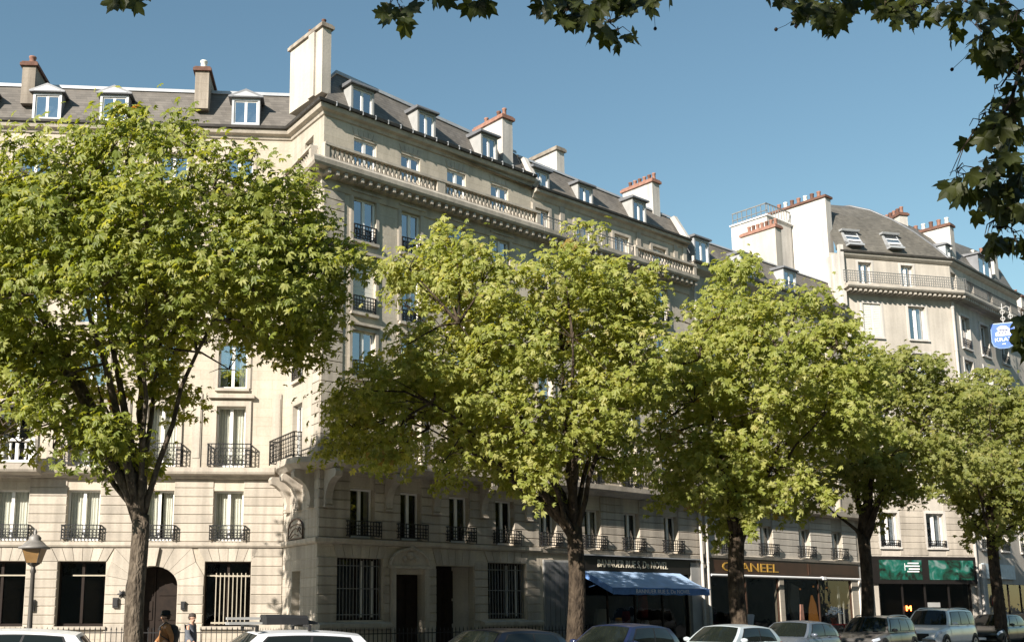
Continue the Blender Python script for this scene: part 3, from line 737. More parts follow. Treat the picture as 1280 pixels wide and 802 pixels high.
# ground floor street front: grilles, doors, pediment
for a, b in ((.82, 2.83), (7.9, 9.98)):
    window(CB, FB, a, b, 1.42, 3.58, fmat='wood', gmat='glassd', inset=.28, mull=.1); 
    mb = MB(); n = 13
    for k in range(n + 1): x = a + .06 + (b - a - .12) * k / n; mb.box(x - .012, x + .012, .1, .124, 1.44, 3.55)
    for z in (1.6, 2.5, 3.3): mb.box(a + .04, b - .04, .095, .129, z, z + .03)
    part(CB, FB, 'window_grille', mb, 'irong')
    c0, c1 = a + (b - a) * .6, a + (b - a) * .85
    mb = MB(); mb.box(c0, c0 + .1, .3, .36, 1.45, 3.5); mb.box(c1, c1 + .07, .3, .36, 1.45, 3.5); part(CB, FB, 'inner_casing', mb, 'white')
chain(CB, [FB.xy(0), FB.xy(3.1)], [(0, 1.1), (.2, 1.12), (.24, 1.2), (.24, 1.3), (0, 1.38)], 'sill_band', 'stoneD'); chain(CB, [FB.xy(7.5), FB.xy(10.75)], [(0, 1.1), (.2, 1.12), (.24, 1.2), (.24, 1.3), (0, 1.38)], 'sill_band', 'stoneD')
for a, b, h in ((3.31, 4.65, 3.05), (5.3, 7.18, 3.4)):
    mb = MB(); m_ = (a + b) / 2; y = .3 if a < 4 else .8
    mb.box(a, m_ - .01, y, y + .06, .13, h); mb.box(m_ + .01, b, y, y + .06, .13, h)
    for x0, x1 in ((a + .1, m_ - .1), (m_ + .1, b - .1)):
        for z0, z1 in ((.35, 1.1), (1.25, 2.1), (2.2, h - .15)): mb.box(x0, x1, y - .035, y, z0, z1)
    part(CB, FB, 'entrance_door', mb, 'wood')
mb = MB(); mb.quad((5.3, .32, .13), (5.3, .85, .13), (5.3, .85, 3.4), (5.3, .32, 3.4)); mb.quad((7.18, .32, .13), (6.7, .85, .13), (6.7, .85, 3.4), (7.18, .32, 3.4)); part(CB, FB, 'door_splay', mb, 'stoneD')
mb = MB(); mb.box(3.12, 3.31, -.16, 0, .13, 3.25); mb.box(4.65, 4.86, -.16, 0, .13, 3.25); mb.box(3.06, 4.92, -.2, 0, 3.25, 3.36); part(CB, FB, 'door_case', mb, 'stoneD')
mb = MB(); arcp = [(3.99 + .92 * math.cos(t), 3.36 + .6 * math.sin(t)) for t in [math.pi * k / 12 for k in range(13)]]; mb.prism(arcp, -.1, 0)
for k in range(12): (x0, z0), (x1, z1) = arcp[k], arcp[k + 1]; mb.tube([(x0, -.12, z0), (x1, -.12, z1)], .06, 6)
for x, z, r in ((3.99, 3.72, .17), (3.72, 3.6, .1), (4.27, 3.6, .1), (4.05, 4.0, .12), (4.2, 3.98, .07), (3.85, 3.95, .08)):
    mb.lathe([(.0, -r), (r * .7, -r * .7), (r, 0), (r * .7, r * .7), (0, r)], 8, (x, -.12, z))
part(CB, FB, 'carved_pediment', mb, 'stoneD', smooth=False)
# upper cornice, balustrade
cornice = [(o, z - .28) for o, z in [(0, 17.25), (.06, 17.27), (.1, 17.4), (.1, 17.62), (.3, 17.66), (.34, 17.78), (.62, 17.82), (.68, 17.9), (.7, 18.06), (.62, 18.16), (0, 18.2)]]
chain(CB, ch_rb, cornice, 'cornice', 'stoneD'); modillions(CB, FB, -.1, 10.6, 17.5, .1, .58); modillions(CB, FR, .4, LR, 17.5, .1, .58)
balusters(CB, FB, -.3, 10.7, 17.86, .64, .42, .2, 5.4); balusters(CB, FR, .6, LR + .1, 17.86, .64, .42, .2, 5)
mb = MB(); mb.box(-.62, .25, -.1, .75, 0, .66); part(CB, FB, 'corner_pier', mb, 'stoneD', 0, .1, 18.2) if False else None
# long wing top cornice
chain(CB, [FA.xy(A0), FA.xy(-.4)], [(0, 17.3), (.1, 17.4), (.14, 17.7), (.5, 17.8), (.55, 18.0), (0, 18.1)], 'cornice', 'stoneD')
# pilaster strips of the first floor on the long wing
for q in (-8.7, -6.0, -3.35, -.35):
    mb = MB(); mb.box(-.17, .17, -.05, 0, 7.05, 9.9); mb.box(-.13, .13, -.075, -.05, 7.4, 9.7); part(CB, FA, 'pilaster', mb, 'stoneD', q)
# --- eaves, mansard roof
zad = [.5, .42, 0, -.03]
chain(CB, ch_all, [(0, 19.82), (.06, 19.84), (.1, 19.95), (.24, 20.0), (.28, 20.1), (.28, 20.16), (0, 20.18)], 'eaves_cornice', 'stoneD', zad)
chain(CB, ch_all, [(.24, 20.165), (.37, 20.17), (.39, 20.27), (.33, 20.27), (.3, 20.2), (-.1, 20.21)], 'gutter', 'gutter', zad)
chain(CB, ch_all, [(.2, 20.22), (-.02, 20.34), (-.55, 21.4), (-.95, 22.22)], 'mansard_roof', 'slate', [.55, .42, 0.05, -.55], False)
chain(CB, ch_all, [(-.88, 22.2), (-.9, 22.34), (-1.05, 22.4), (-6, 22.9)], 'ridge_capping', 'zinc', [.55, .42, .05, -.55], False)
# gutter brackets
mb = MB()
for k in range(18): x = .3 + k * .6; mb.box(x - .015, x + .015, -.4, -.1, 20.13, 20.3)
part(CB, FB, 'gutter_brackets', mb, 'zinc')
for a, b in ((1.2, 2.28), (4.42, 5.36), (7.82, 8.76)): dormer(CB, FB, a, b, 20.42 - .1 * (a > 4), 21.47, .0, 1.5, 'flat', 'grey', 'zincd')
for c_ in (-9.73, -7.1, -1.88, -12.4): dormer(CB, FA, c_ - .56, c_ + .56, 20.98, 22.05, .05, 1.5, 'ped', 'zinc', 'zincd')
chimney(CB, FB, .06, .46, -.3, -2.6, 20.9, 23.75, (.1, .5), 'render', 'dirty', 'terrad', .1, .25, True)
chimney(CB, FB, 9.55, 10.15, -.5, -2.3, 20.6, 23.05, (.1, .3, .75), 'render2', 'terra', ['terra', 'terrad'], .11, .38)
chimney(CB, FA, -10.8, -10.28, -.1, -2.6, 21.6, 23.4, (.14,), 'dirty', 'terrad', 'terra', .16, .38)
chimney(CB, FA, -3.95, -3.4, -.1, -2.6, 21.6, 23.4, (.14, .6), 'dirty', 'terrad', 'blind', .16, .42)
# wall fittings on the long wing
for q, z, wd, h in ((-9.05, 1.72, .2, .42), (-6.05, 1.85, .2, .36), (-3.6, 1.78, .16, .3)):
    mb = MB(); mb.box(-wd / 2, wd / 2, -.1, 0, 0, h); mb.box(-wd / 2 + .03, wd / 2 - .03, -.12, -.1, .05, h - .06); part(CB, FA, 'wall_box', mb, 'plastic', q, .036, z)
mb = MB()
for k in range(6):
    t = math.pi * k / 3; mb.tube([(0, -.05, 0), (.15 * math.cos(t), -.03, .15 * math.sin(t))], [.06, .015], 5)
part(CB, FA, 'wall_star', mb, 'iron', -5.86, .05, 2.35)
balusters(CB, FA, -14.4, -9.0, 7.045, .88, .98, .24, 1.8, 'white')
# corner balcony iron guard: front run along the street, run along the prow
railing(CB, FR, 1.75, 2.6, 7.04, .92, .78, pitch=.17, depth=.3); railing(CB, FB, 1.35, 2.4, 7.04, .92, .78, pitch=.17, depth=.3); railing(CB, FB, 6.6, 7.9, 7.04, .92, .72, pitch=.2, depth=.3)

# ================================================================== second building (blue awning)
B2 = thing('apartment_building', 'limestone apartment building above the blue shop awning with slate mansard', 'building', FB.P(16))
bw2 = [(10.9, 11.75), (13.5, 14.5), (16.05, 17.08), (18.82, 19.82)]
FL2 = [(4.3, 5.98), (7.06, 9.3), (10.0, 11.8), (12.5, 14.5), (15.2, 16.9), (17.85, 18.92)]
opB2 = [(13.2, 20.5, .13, 3.35)]
for z0, z1 in FL2: opB2 += [(a, b, z0, z1) for a, b in bw2]
wall(B2, FB, 10.76, 21.5, .12, 19.7, opB2, 'stoneA'); room_shade_backing(B2, FB, 10.8, 21.4, .1, 19.6, 1.6)
courses(B2, FB, [(11.75, 13.5), (14.5, 16.05), (17.08, 18.82), (19.82, 21.5)], 4.3, 6.6, 7, 'stoneB', .05)
for i, (a, b) in enumerate(bw2):
    for z0, z1 in FL2: window(B2, FB, a, b, z0, z1, gmat='glassm' if z0 < 5 else 'glass', inset=.2 if z0 < 8 else .1, mull=.13, curtain='curtain2' if z0 < 5 and i == 1 else None, half=.5)
    railing(B2, FB, (a + b) / 2, b - a + .35, 4.28, .6, .25)
    for z0, z1 in FL2[1:5]: surround(B2, FB, a, b, z0, z1); sill(B2, FB, a, b, z0); railing(B2, FB, (a + b) / 2, b - a - .04, z0 + .02, .6, .1)
    surround(B2, FB, a, b, 17.85, 18.92, .16, .06)
e2 = [FB.xy(10.77), FB.xy(21.5)]
chain(B2, e2, [(0, 6.6), (.2, 6.64), (.3, 6.76), (.75, 6.8), (.78, 7.0), (0, 7.03)], 'balcony_slab', 'stoneD'); railing(B2, FB, 16.1, 10.4, 7.04, .9, .68, pitch=.2, depth=.5)
chain(B2, e2, [(0, 4.05), (.1, 4.07), (.12, 4.24), (0, 4.28)], 'string_course', 'stoneD')
chain(B2, e2, cornice[:-2] + [(0, 17.79)], 'cornice', 'stoneD'); modillions(B2, FB, 10.9, 21.4, 17.5, .1, .58)
balusters(B2, FB, 16.9, 21.5, 17.76, .64, .42, .2, 5); railing(B2, FB, 13.85, 5.9, 17.8, .62, .5, 'irong', scroll=False, pitch=.14, depth=.02)
for q in (12.6, 15.3, 17.8, 20.6, 21.3):
    mb = MB(); mb.box(-.14, .14, -.06, 0, 18.05, 19.35); part(B2, FB, 'pilaster', mb, 'stoneD', q)
chain(B2, e2, [(0, 19.3), (.06, 19.35), (.12, 19.5), (.28, 19.56), (.3, 19.68), (0, 19.7)], 'eaves_cornice', 'stoneD')
chain(B2, e2, [(.26, 19.685), (.37, 19.69), (.39, 19.78), (.33, 19.78), (.3, 19.72), (-.1, 19.73)], 'gutter', 'gutter')
chain(B2, e2, [(.2, 19.74), (-.02, 19.86), (-.55, 20.9), (-.85, 21.5)], 'mansard_roof', 'slate2', [0, -.3], False)
chain(B2, e2, [(-.78, 21.48), (-.82, 21.6), (-1, 21.66), (-6, 22.1)], 'ridge_capping', 'zinc', [0, -.3], False)
for a, b, z0, z1 in ((11.0, 12.0, 19.85, 20.82), (13.85, 14.85, 19.86, 20.86), (17.55, 18.55, 19.9, 21.05)): dormer(B2, FB, a, b, z0, z1, .04 if a > 17 else .12, 1.4, 'flat', 'grey', 'zincd')
mb = MB(); mb.prismx([(-.12, 19.8), (-.3, 20.0), (.45, 21.35), (.62, 21.3)][::-1], -.12, .12); part(B2, FB, 'roof_divider', mb, 'render2', 10.86)
mb = MB(); mb.prismx([(-.1, 19.6), (-.25, 19.85), (.5, 21.2), (.75, 21.15)][::-1], -.12, .12); part(B2, FB, 'roof_divider', mb, 'render2', 21.42)
chimney(B2, FB, 13.6, 14.1, -1.15, -2.9, 20.8, 22.95, (), 'render2', 'dirty')
chimney(B2, FB, 20.0, 20.55, -.75, -2.65, 20.0, 22.95, (.05, .2, .36, .52, .68, .84), 'render2', 'terra', ['terra', 'terrad'], .11, .34)
# shop with blue awning
mb = MB(); mb.box(13.05, 21.0, -.1, 0, 3.36, 4.02); fb = part(B2, FB, 'shop_fascia', mb, 'black')
letters(fb, 'BANNUER RUE S, De NOVEL', .46, M.setdefault('creaml', plain('sign_letter_cream', (.66, .60, .47), .6)), (16.5, -.115, 3.56), fit=4.7)
mb = MB(); mb.box(12.95, 21.05, -.28, 0, 4.022, 4.07); part(B2, FB, 'shop_ledge', mb, 'zinc')
mb = MB(); ns = 24; nt_ = 8
def aw_pt(i, j):
    u, v = i / ns, j / nt_; x = 13.3 + (19.75 - 13.3) * u; wr = rnd.uniform(-.008, .008) + .02 * math.sin(u * 21 + v * 3) * v
    return (x + .45 * v * 0, -.1 - 1.55 * v, 3.38 - .72 * v - .05 * math.sin(math.pi * v) + wr)
for j in range(nt_ + 1):
    for i in range(ns + 1): mb.v.append(aw_pt(i, j))
for j in range(nt_):
    for i in range(ns): k = j * (ns + 1) + i; mb.f.append((k, k + 1, k + ns + 2, k + ns + 1))
aw_o = part(B2, FB, 'awning', mb, 'awn', smooth=True)
mb = MB(); nn = 40
for i in range(nn + 1):
    x = 13.3 + 6.45 * i / nn; dz = .012 * math.sin(i * 1.1)
    mb.v += [(x, -1.66 + .012 * math.sin(i * .9), 2.66), (x, -1.665 + .02 * math.sin(i * .9), 2.38 + dz)]
mb.f = [(2 * i, 2 * i + 1, 2 * i + 3, 2 * i + 2) for i in range(nn)]
sub(aw_o, 'valance', mb, 'awn2'); tag(sub(aw_o, 'lettering', text_mesh('BANNUER RUE S, De NOVEL', .24, .003, 1.2), 'pwhite', (16.5, -1.70, 2.44)), kind='stuff')
mb = MB(); mb.add([(13.3, -.1, 3.38), (13.3, -1.65, 2.66), (13.3, -1.65, 2.4), (13.3, -.1, 3.1)], [(0, 1, 2, 3)]); mb.tube([(13.25, -1.65, 2.64), (19.8, -1.65, 2.64)], .03, 6)
for x in (13.6, 19.5): mb.tube([(x, -.1, 2.7), (x, -.9, 2.9), (x, -1.6, 2.64)], .025, 5)
sub(aw_o, 'awning_arm', mb, 'awn2')
mb = MB()
for x in (13.2, 14.9, 16.7, 18.6, 20.42): mb.box(x, x + .08, .06, .14, .5, 3.3)
mb.box(13.2, 20.5, .06, .14, .13, .5); mb.box(13.2, 20.5, .05, .15, 3.26, 3.36)
sf = part(B2, FB, 'shop_window', mb, 'wood')
mb = MB(); mb.box(13.22, 20.48, .1, .11, .5, 3.28); sub(sf, 'pane', mb, 'glassd')
M['warm'] = plain('warm_display_light', (.32, .15, .05), .6, 0, .2, .4, 2, 0, (1, .42, .1, .12))
M['redp'] = plain('red_display_cloth', (.40, .03, .025), .7, 0, .3, .25, 4)
for x, z, w_, h, mt in ((17.9, 1.4, .5, 1.3, 'redp'), (16.7, 1.2, .4, .5, 'redp'), (18.0, 1.05, .35, .25, 'pwhite'), (15.1, .9, .9, .9, 'blind'), (19.4, 1.3, .4, 1.2, 'wood'), (16.2, .9, .35, .5, 'gold')):
    mb = MB(); mb.prism([(-w_ / 2, 0), (w_ / 2 * .8, 0), (w_ / 2, h * .4), (w_ * .3, h), (-w_ * .25, h), (-w_ * .42, h * .6)], 0, .2); sub(sf, 'display', mb, mt, (x, .5, z))
mb = MB(); mb.box(10.95, 13.0, -.06, 0, .2, 3.78)
pn = part(B2, FB, 'hoarding', mb, 'grey')
mb = MB()
for k in range(7): mb.box(11.0 + .285 * k, 11.26 + .285 * k, -.085, -.061, .25, 3.7)
sub(pn, 'boarding', mb, 'zincd')
mb = MB(); mb.box(20.55, 21.35, -.12, 0, .13, 3.9); part(B2, FB, 'shop_pilaster', mb, 'grey')
pipe(B2, FB, 21.28, .22, .13, 6.6, .075, 'render2'); pipe(B2, FB, 21.75, .2, .13, 19, .07, 'render2')

# ================================================================== third building (brown shop fascia)
B3 = thing('apartment_building', 'cream apartment building above the brown fascia with gold letters', 'building', FB.P(29))
bw3 = [(23.1, 24.1), (26.4, 27.5), (29.9, 30.95), (33.1, 34.15)]
FL3 = [(4.4, 5.9), (7.05, 9.2), (10.0, 11.8), (12.6, 14.5), (15.4, 17.2)]
opB3 = [(22.2, 27.9, .13, 3.35), (28.3, 34.9, .13, 3.35)]
for z0, z1 in FL3: opB3 += [(a, b, z0, z1) for a, b in bw3]
wall(B3, FB, 21.51, 36.6, .12, 18.6, opB3, 'stoneC'); room_shade_backing(B3, FB, 21.6, 36.5, .1, 18.5, 1.6)
courses(B3, FB, [(21.9, 23.1), (24.1, 26.4), (27.5, 29.9), (30.95, 33.1), (34.15, 35.6)], 4.3, 6.6, 7, 'stoneE', .045)
for i, (a, b) in enumerate(bw3):
    for z0, z1 in FL3: window(B3, FB, a, b, z0, z1, gmat='glassm' if z0 < 5 else 'glass', mull=.15, curtain='curtain' if z0 < 5 else None, half=.7)
    railing(B3, FB, (a + b) / 2, b - a + .4, 4.38, .62, .25, pitch=.16)
    for z0, z1 in FL3[1:]: surround(B3, FB, a, b, z0, z1); sill(B3, FB, a, b, z0)
e3 = [FB.xy(21.51), FB.xy(36.6)]
chain(B3, e3, [(0, 4.16), (.16, 4.18), (.2, 4.3), (0, 4.36)], 'string_course', 'stoneD'); chain(B3, e3, [(0, 6.6), (.5, 6.7), (.52, 6.95), (0, 7)], 'balcony_slab', 'stoneD')
chain(B3, e3, [(0, 18.1), (.1, 18.2), (.35, 18.35), (.4, 18.58), (0, 18.6)], 'eaves_cornice', 'stoneD'); chain(B3, e3, [(.36, 18.585), (.48, 18.59), (.5, 18.7), (.44, 18.7), (.3, 18.62), (-.1, 18.63)], 'gutter', 'gutter')
chain(B3, e3, [(.2, 18.64), (0, 18.76), (-.6, 19.9), (-.95, 20.6)], 'mansard_roof', 'slate2', [0, .15], False)
chain(B3, e3, [(-.88, 20.58), (-.95, 20.7), (-3.2, 22.0), (-6, 22.3)], 'zinc_roof', 'zinc', [0, .15], False)
for a, b in ((22.15, 23.35), (26.1, 27.35), (30.05, 31.3)): dormer(B3, FB, a, b, 18.9, 20.15, -.02, 1.6, 'flat', 'zinc', 'zincd', rail=a > 26)
chimney(B3, FB, 31.0, 31.6, -.9, -3.1, 19.8, 23.2, (.06, .19, .32, .45, .58, .71, .84), 'render', 'terra', ['terra', 'terra', 'terrad'], .12, .4)
# roof terrace block
mb = MB(); mb.box(33.6, 36.2, 3.0, 5.5, 20.5, 24.95); tb = part(B3, FB, 'roof_terrace', mb, 'render2')
mb = MB()
for k in range(8): y = 3.05 + .33 * k; mb.box(33.62, 33.66, y, y + .03, 24.95, 25.75)
mb.box(33.6, 33.67, 3.0, 5.4, 25.72, 25.78); mb.box(33.6, 33.67, 3.0, 5.4, 25.3, 25.33); mb.box(33.6, 36.2, 3.0, 3.05, 25.72, 25.78)
for k in range(9): x = 33.7 + .3 * k; mb.box(x, x + .03, 3.0, 3.04, 24.95, 25.72)
sub(tb, 'terrace_railing', mb, 'irong'); mb = MB(); mb.box(33.5, 36.25, 2.9, 5.55, 24.951, 25.02); sub(tb, 'terrace_coping', mb, 'pwhite')
# brown shopfront
mb = MB(); mb.box(21.95, 35.5, -.12, 0, 3.45, 4.14); fb = part(B3, FB, 'shop_fascia', mb, 'brown')
mb = MB(); mb.box(30.4, 30.5, -.15, -.121, 3.5, 4.1); mb.box(30.6, 35.4, -.14, -.121, 3.55, 4.05); sub(fb, 'fascia_panel', mb, 'brown')
letters(fb, 'CHANEEL', .6, 'gold', (25.3, -.135, 3.58), fit=4.7)
mb = MB(); mb.tube([(21.9, -.24, 3.36), (35.5, -.24, 3.36)], .055, 8); mb.box(31.5, 31.8, -.32, -.17, 3.28, 3.44); part(B3, FB, 'awning_roller', mb, 'pwhite')
for x0, x1 in ((22.2, 27.9), (28.3, 34.9)):
    mb = MB()
    for x in (x0, (x0 + x1) / 2, x1 - .09): mb.box(x, x + .09, .06, .14, .5, 3.26)
    mb.box(x0, x1, .06, .14, .13, .5); mb.box(x0, x1, .055, .145, 3.26, 3.34)
    sf = part(B3, FB, 'shop_window', mb, 'brown')
    mb = MB(); mb.box(x0 + .05, x1 - .05, .1, .11, .5, 3.27); sub(sf, 'pane', mb, 'glassd')
    if x0 > 28:
        mb = MB(); mb.prism([(-.5, .9), (-.1, 0), (.1, 0), (.45, .9), (.4, 1.9), (-.3, 2.1)], 0, .15); sub(sf, 'display', mb, 'grey', (30.2, .6, 1.0))
        mb = MB(); mb.prism([(-.4, 0), (.5, 0), (.3, 1.0), (0, 1.5), (-.3, .8)], 0, .1); sub(sf, 'display', mb, 'warm', (32.9, 1.2, 1.0))
        for x, z in ((30.9, 2.75), (32.2, 2.9), (33.5, 2.85)): mb = MB(); mb.lathe([(.02, 0), (.05, .02), (.05, .08), (.02, .1)], 8, (x, .7, z)); sub(sf, 'spot_lamp', mb, 'warm')
        mb = MB(); mb.box(33.9, 34.1, .3, .34, .9, 3.0); mb.box(34.4, 34.5, .3, .34, .6, 2.2); sub(sf, 'display_frame', mb, 'pwhite')
mb = MB(); mb.box(35.55, 36.55, -.1, 0, .13, 4.2); part(B3, FB, 'shop_pilaster', mb, 'render2')
mb = MB(); mb.prism([(29.0 - .3, .13), (29.0 + .25, .13), (29.0 + .12, 2.0), (29.0 - .1, 2.0)], -.5, -.45); part(B3, FB, 'folded_parasol', mb, 'terra')
pipe(B3, FB, 36.25, .22, .13, 18.5, .09, 'render2')

# ================================================================== corner building with curved roof
B4 = thing('corner_apartment_building', 'pale corner building with curved slate roof and iron top balcony above the green shop panels', 'building', FC.P(5))
C1 = 7.0
cw = [(.85, 2.05), (3.88, 5.05)]
opC = [(.75, 1.65, 20.5, 22.0), (3.62, 4.46, 20.5, 22.0), (.5, 6.5, .13, 3.2)] + [(a, b, z0, z1) for a, b in cw for z0, z1 in ((5.2, 7.15), (8.3, 10.2), (11.4, 13.3), (14.5, 16.6), (17.45, 19.48))]
wall(B4, FC, -1.1, C1, .12, 22.45, opC, 'render'); room_shade_backing(B4, FC, -.8, C1 - .28, .1, 22.4)
courses(B4, FC, [(-.2, .85), (2.05, 3.88), (5.05, 6.95)], 4.75, 8.0, 9, 'stoneB', .03)
for a, b in ((.75, 1.65), (3.62, 4.46)): window(B4, FC, a, b, 20.5, 22.0, mull=.13, curtain='curtain2', half=.4); surround(B4, FC, a, b, 20.5, 22.0, .1, .04, 'render2')
for a, b in cw:
    for z0, z1 in ((5.2, 7.15), (8.3, 10.2), (11.4, 13.3), (14.5, 16.6), (17.45, 19.48)):
        if a < 1 and z0 > 17:
            mb = MB()
            for k in range(2):
                x0 = a + (b - a) * k / 2; mb.box(x0 + .01, x0 + (b - a) / 2 - .01, .06, .1, z0 + .01, z1 - .01)
                for j in range(18): zz = z0 + .06 + j * (z1 - z0 - .12) / 18; mb.box(x0 + .06, x0 + (b - a) / 2 - .06, .04, .06, zz, zz + .07)
            part(B4, FC, 'closed_shutters', mb, 'blind')
        else: window(B4, FC, a, b, z0, z1, mull=.16, curtain='curtain' if z0 > 17 or z0 < 6 else None, half=.5)
        surround(B4, FC, a, b, z0, z1, .12, .04, 'render2'); sill(B4, FC, a, b, z0, 'render2')
        if z0 < 6: railing(B4, FC, (a + b) / 2, b - a, z0, .4, .1)
chC = [FC.xy(-.55), FC.xy(C1), FD.xy(11.0)]
dw5 = [(.1, .9), (2.75, 3.55), (5.75, 6.6), (8.9, 9.75)]; dw = [(.95, 2.25), (3.95, 5.2), (7.15, 8.4)]
opD = [(a, b, 20.6, 21.85) for a, b in dw5] + [(a, b, z0, z1) for a, b in dw for z0, z1 in ((5.2, 7.0), (8.3, 10.2), (11.4, 13.3), (14.5, 16.55), (17.3, 19.3))] + [(.8, 10, .13, 3.2)]
wall(B4, FD, 0, 11.0, .12, 22.45, opD, 'render'); room_shade_backing(B4, FD, .55, 10.8, .1, 22.4)
for a, b in dw5: window(B4, FD, a, b, 20.6, 21.85, mull=.1)
for a, b in dw:
    for z0, z1 in ((5.2, 7.0), (8.3, 10.2), (11.4, 13.3), (14.5, 16.55), (17.3, 19.3)):
        window(B4, FD, a, b, z0, z1, mull=.13, curtain='curtain2' if z0 > 14 else None, half=.5); sill(B4, FD, a, b, z0, 'render2'); railing(B4, FD, (a + b) / 2, b - a - .04, z0 + .02, .55, .06)
        surround(B4, FD, a, b, z0, z1, .12, .04, 'render2')
chain(B4, chC, [(0, 19.95), (.12, 20.0), (.18, 20.14), (.75, 20.2), (.82, 20.28), (.82, 20.42), (0, 20.46)], 'balcony_slab', 'render'); modillions(B4, FC, -.3, C1 + .3, 20.19, .2, .66, .17, .14, .32, 'render'); modillions(B4, FD, .2, 10.9, 20.19, .2, .66, .17, .14, .32, 'render')
railing(B4, FC, 3.35, 8.2, 20.47, .72, .72, 'irong', pitch=.15, depth=.02); railing(B4, FD, 5.6, 10.8, 20.47, .72, .72, 'iron', scroll=False, pitch=.15, depth=.02)
chain(B4, chC, [(0, 22.2), (.1, 22.25), (.22, 22.36), (.24, 22.46), (0, 22.48)], 'eaves_cornice', 'render'); chain(B4, chC, [(.2, 22.465), (.32, 22.47), (.34, 22.58), (.28, 22.58), (.2, 22.5), (-.1, 22.51)], 'gutter', 'gutter')
prof = [(.18, 22.52), (-.05, 22.72), (-.38, 23.5), (-.8, 24.5), (-1.35, 25.4), (-2.05, 26.2), (-2.9, 26.75), (-3.8, 26.95), (-5, 27.0)]
_m = (FC.n + FD.n) / (1 + FC.n.dot(FD.n)); _t = [max(0, (z - 22.72) / 4.28) for o, z in prof]
hip = [FD.o + _m * o - FC.d * (3.9 * t ** 1.15) + Vector((0, 0, z)) for (o, z), t in zip(prof, _t)]
mb = MB()
for (o, z), h in zip(prof, hip): mb.v += [tuple(FC.P(-.55, o, z)), tuple(h), tuple(FD.P(11, o, z))]
for k in range(len(prof) - 1):
    for a in (0, 1): mb.f.append((3 * k + a, 3 * k + a + 1, 3 * k + a + 4, 3 * k + a + 3))
obj('mansard_roof', mb, 'slate3', B4, -Vector(B4.location))
mb = MB(); mb.tube([h + Vector((0, 0, .02)) for h in hip], .07, 6); obj('hip_roll', mb, 'zincd', B4, -Vector(B4.location), smooth=True)
mb = MB(); mb.tube([FC.P(q, -3.8, 26.98) for q in (-.4, 1, 2.2)], .08, 6); obj('ridge_roll', mb, 'zincd', B4, -Vector(B4.location), smooth=True)
for a, b in ((.2, 1.2), (2.95, 3.92)):
    mb = MB(); w_ = b - a
    mb.prismx([(.1, 0), (.75, 1.0), (1.4, 1.0), (1.4, 0)][::-1], -w_ / 2, -w_ / 2 + .08); mb.prismx([(.1, 0), (.75, 1.0), (1.4, 1.0), (1.4, 0)][::-1], w_ / 2 - .08, w_ / 2)
    mb.prismx([(.55, .95), (.5, 1.06), (1.6, 1.1), (1.6, .95)][::-1], -w_ / 2 - .1, w_ / 2 + .1); mb.prismx([(.0, -.1), (.0, .0), (.55, .3), (.6, -.1)][::-1], -w_ / 2, w_ / 2)
    o = part(B4, FC, 'dormer', mb, 'zinc', (a + b) / 2, .2, 23.1)
    mb = MB(); mb.prismx([(.28, .26), (.30, .26), (.72, .93), (.70, .93)], -w_ / 2 + .08, w_ / 2 - .08); sub(o, 'pane', mb, 'glass')
    mb = MB(); mb.prismx([(.24, .22), (.32, .22), (.36, .32), (.28, .32)], -w_ / 2 + .08, w_ / 2 - .08); mb.prismx([(.46, .57), (.5, .57), (.53, .63), (.49, .63)], -w_ / 2 + .08, w_ / 2 - .08); sub(o, 'window_frame', mb, 'white')
    mb = MB(); mb.prismx([(.40, .32), (.42, .32), (.62, .62), (.60, .62)], -w_ / 2 + .1, w_ / 2 - .1); sub(o, 'blind', mb, 'blind')
    mb = MB(); mb.box(-w_ / 2 + .08, w_ / 2 - .08, .9, .92, .2, .95); sub(o, 'room_shade_sheet', mb, 'dark')  # room shade behind the sloping pane, made as a black sheet
mb = MB(); mb.box(36.35, 36.95, .75, 6.5, 15, 26.1); pw_ = part(B4, FB, 'party_wall', mb, 'render2')
mb = MB(); mb.box(36.24, 37.06, .66, 6.6, 26.1, 26.24); sub(pw_, 'wall_coping', mb, 'terrad')
def pot():
    m = MB(); m.lathe([(.14, 0), (.115, .1), (.11, .36), (.13, .38), (.13, .45), (.08, .45)], 10); return m.mesh('chimney_pot', True)
for i, y in enumerate((1.3, 1.75, 2.2, 2.65, 3.1, 3.55, 4.0)): sub(pw_, 'chimney_pot', cached(('ppot', i % 3), pot), ('terra', 'terrad', 'blind')[i % 3], (36.65, y, 26.24))
mb = MB(); mb.box(-.95, -.3, -.12, .6, 7, 22.3); part(B4, FC, 'wall_return', mb, 'render2')
mb = MB(); mb.box(-.62, -.34, -.3, -.1, 19.2, 22.9); part(B4, FC, 'flue', mb, 'render2')
chimney(B4, FC, 5.6, 6.15, -2.2, -5.4, 23.5, 26.35, (.05, .16, .27, .38, .49, .6), 'render2', 'terrad', ['terra', 'terrad'], .13, .42)
chimney(B4, FD, 1.45, 2.05, -.3, -4.6, 22.3, 25.4, (.06, .17, .28, .39, .5, .61, .72, .83), 'render2', 'terrad', ['blind', 'terra', 'terrad'], .14, .45)
chimney(B4, FD, 8.4, 9.1, -.3, -4.6, 22.3, 25.2, (.06, .19, .32, .45, .58, .71, .84), 'render2', 'terrad', ['blind', 'terra'], .14, .45)
dormer(B4, FD, .35, 1.05, 22.9, 23.7, .25, 1.0, 'flat', 'zinc', 'zincd'); dormer(B4, FD, 4.9, 7.1, 22.75, 24.1, .05, 1.8, 'flat', 'zincd', 'zincd')
pipe(B4, FC, C1 - .12, .1, .13, 19.9, .08, 'render2')
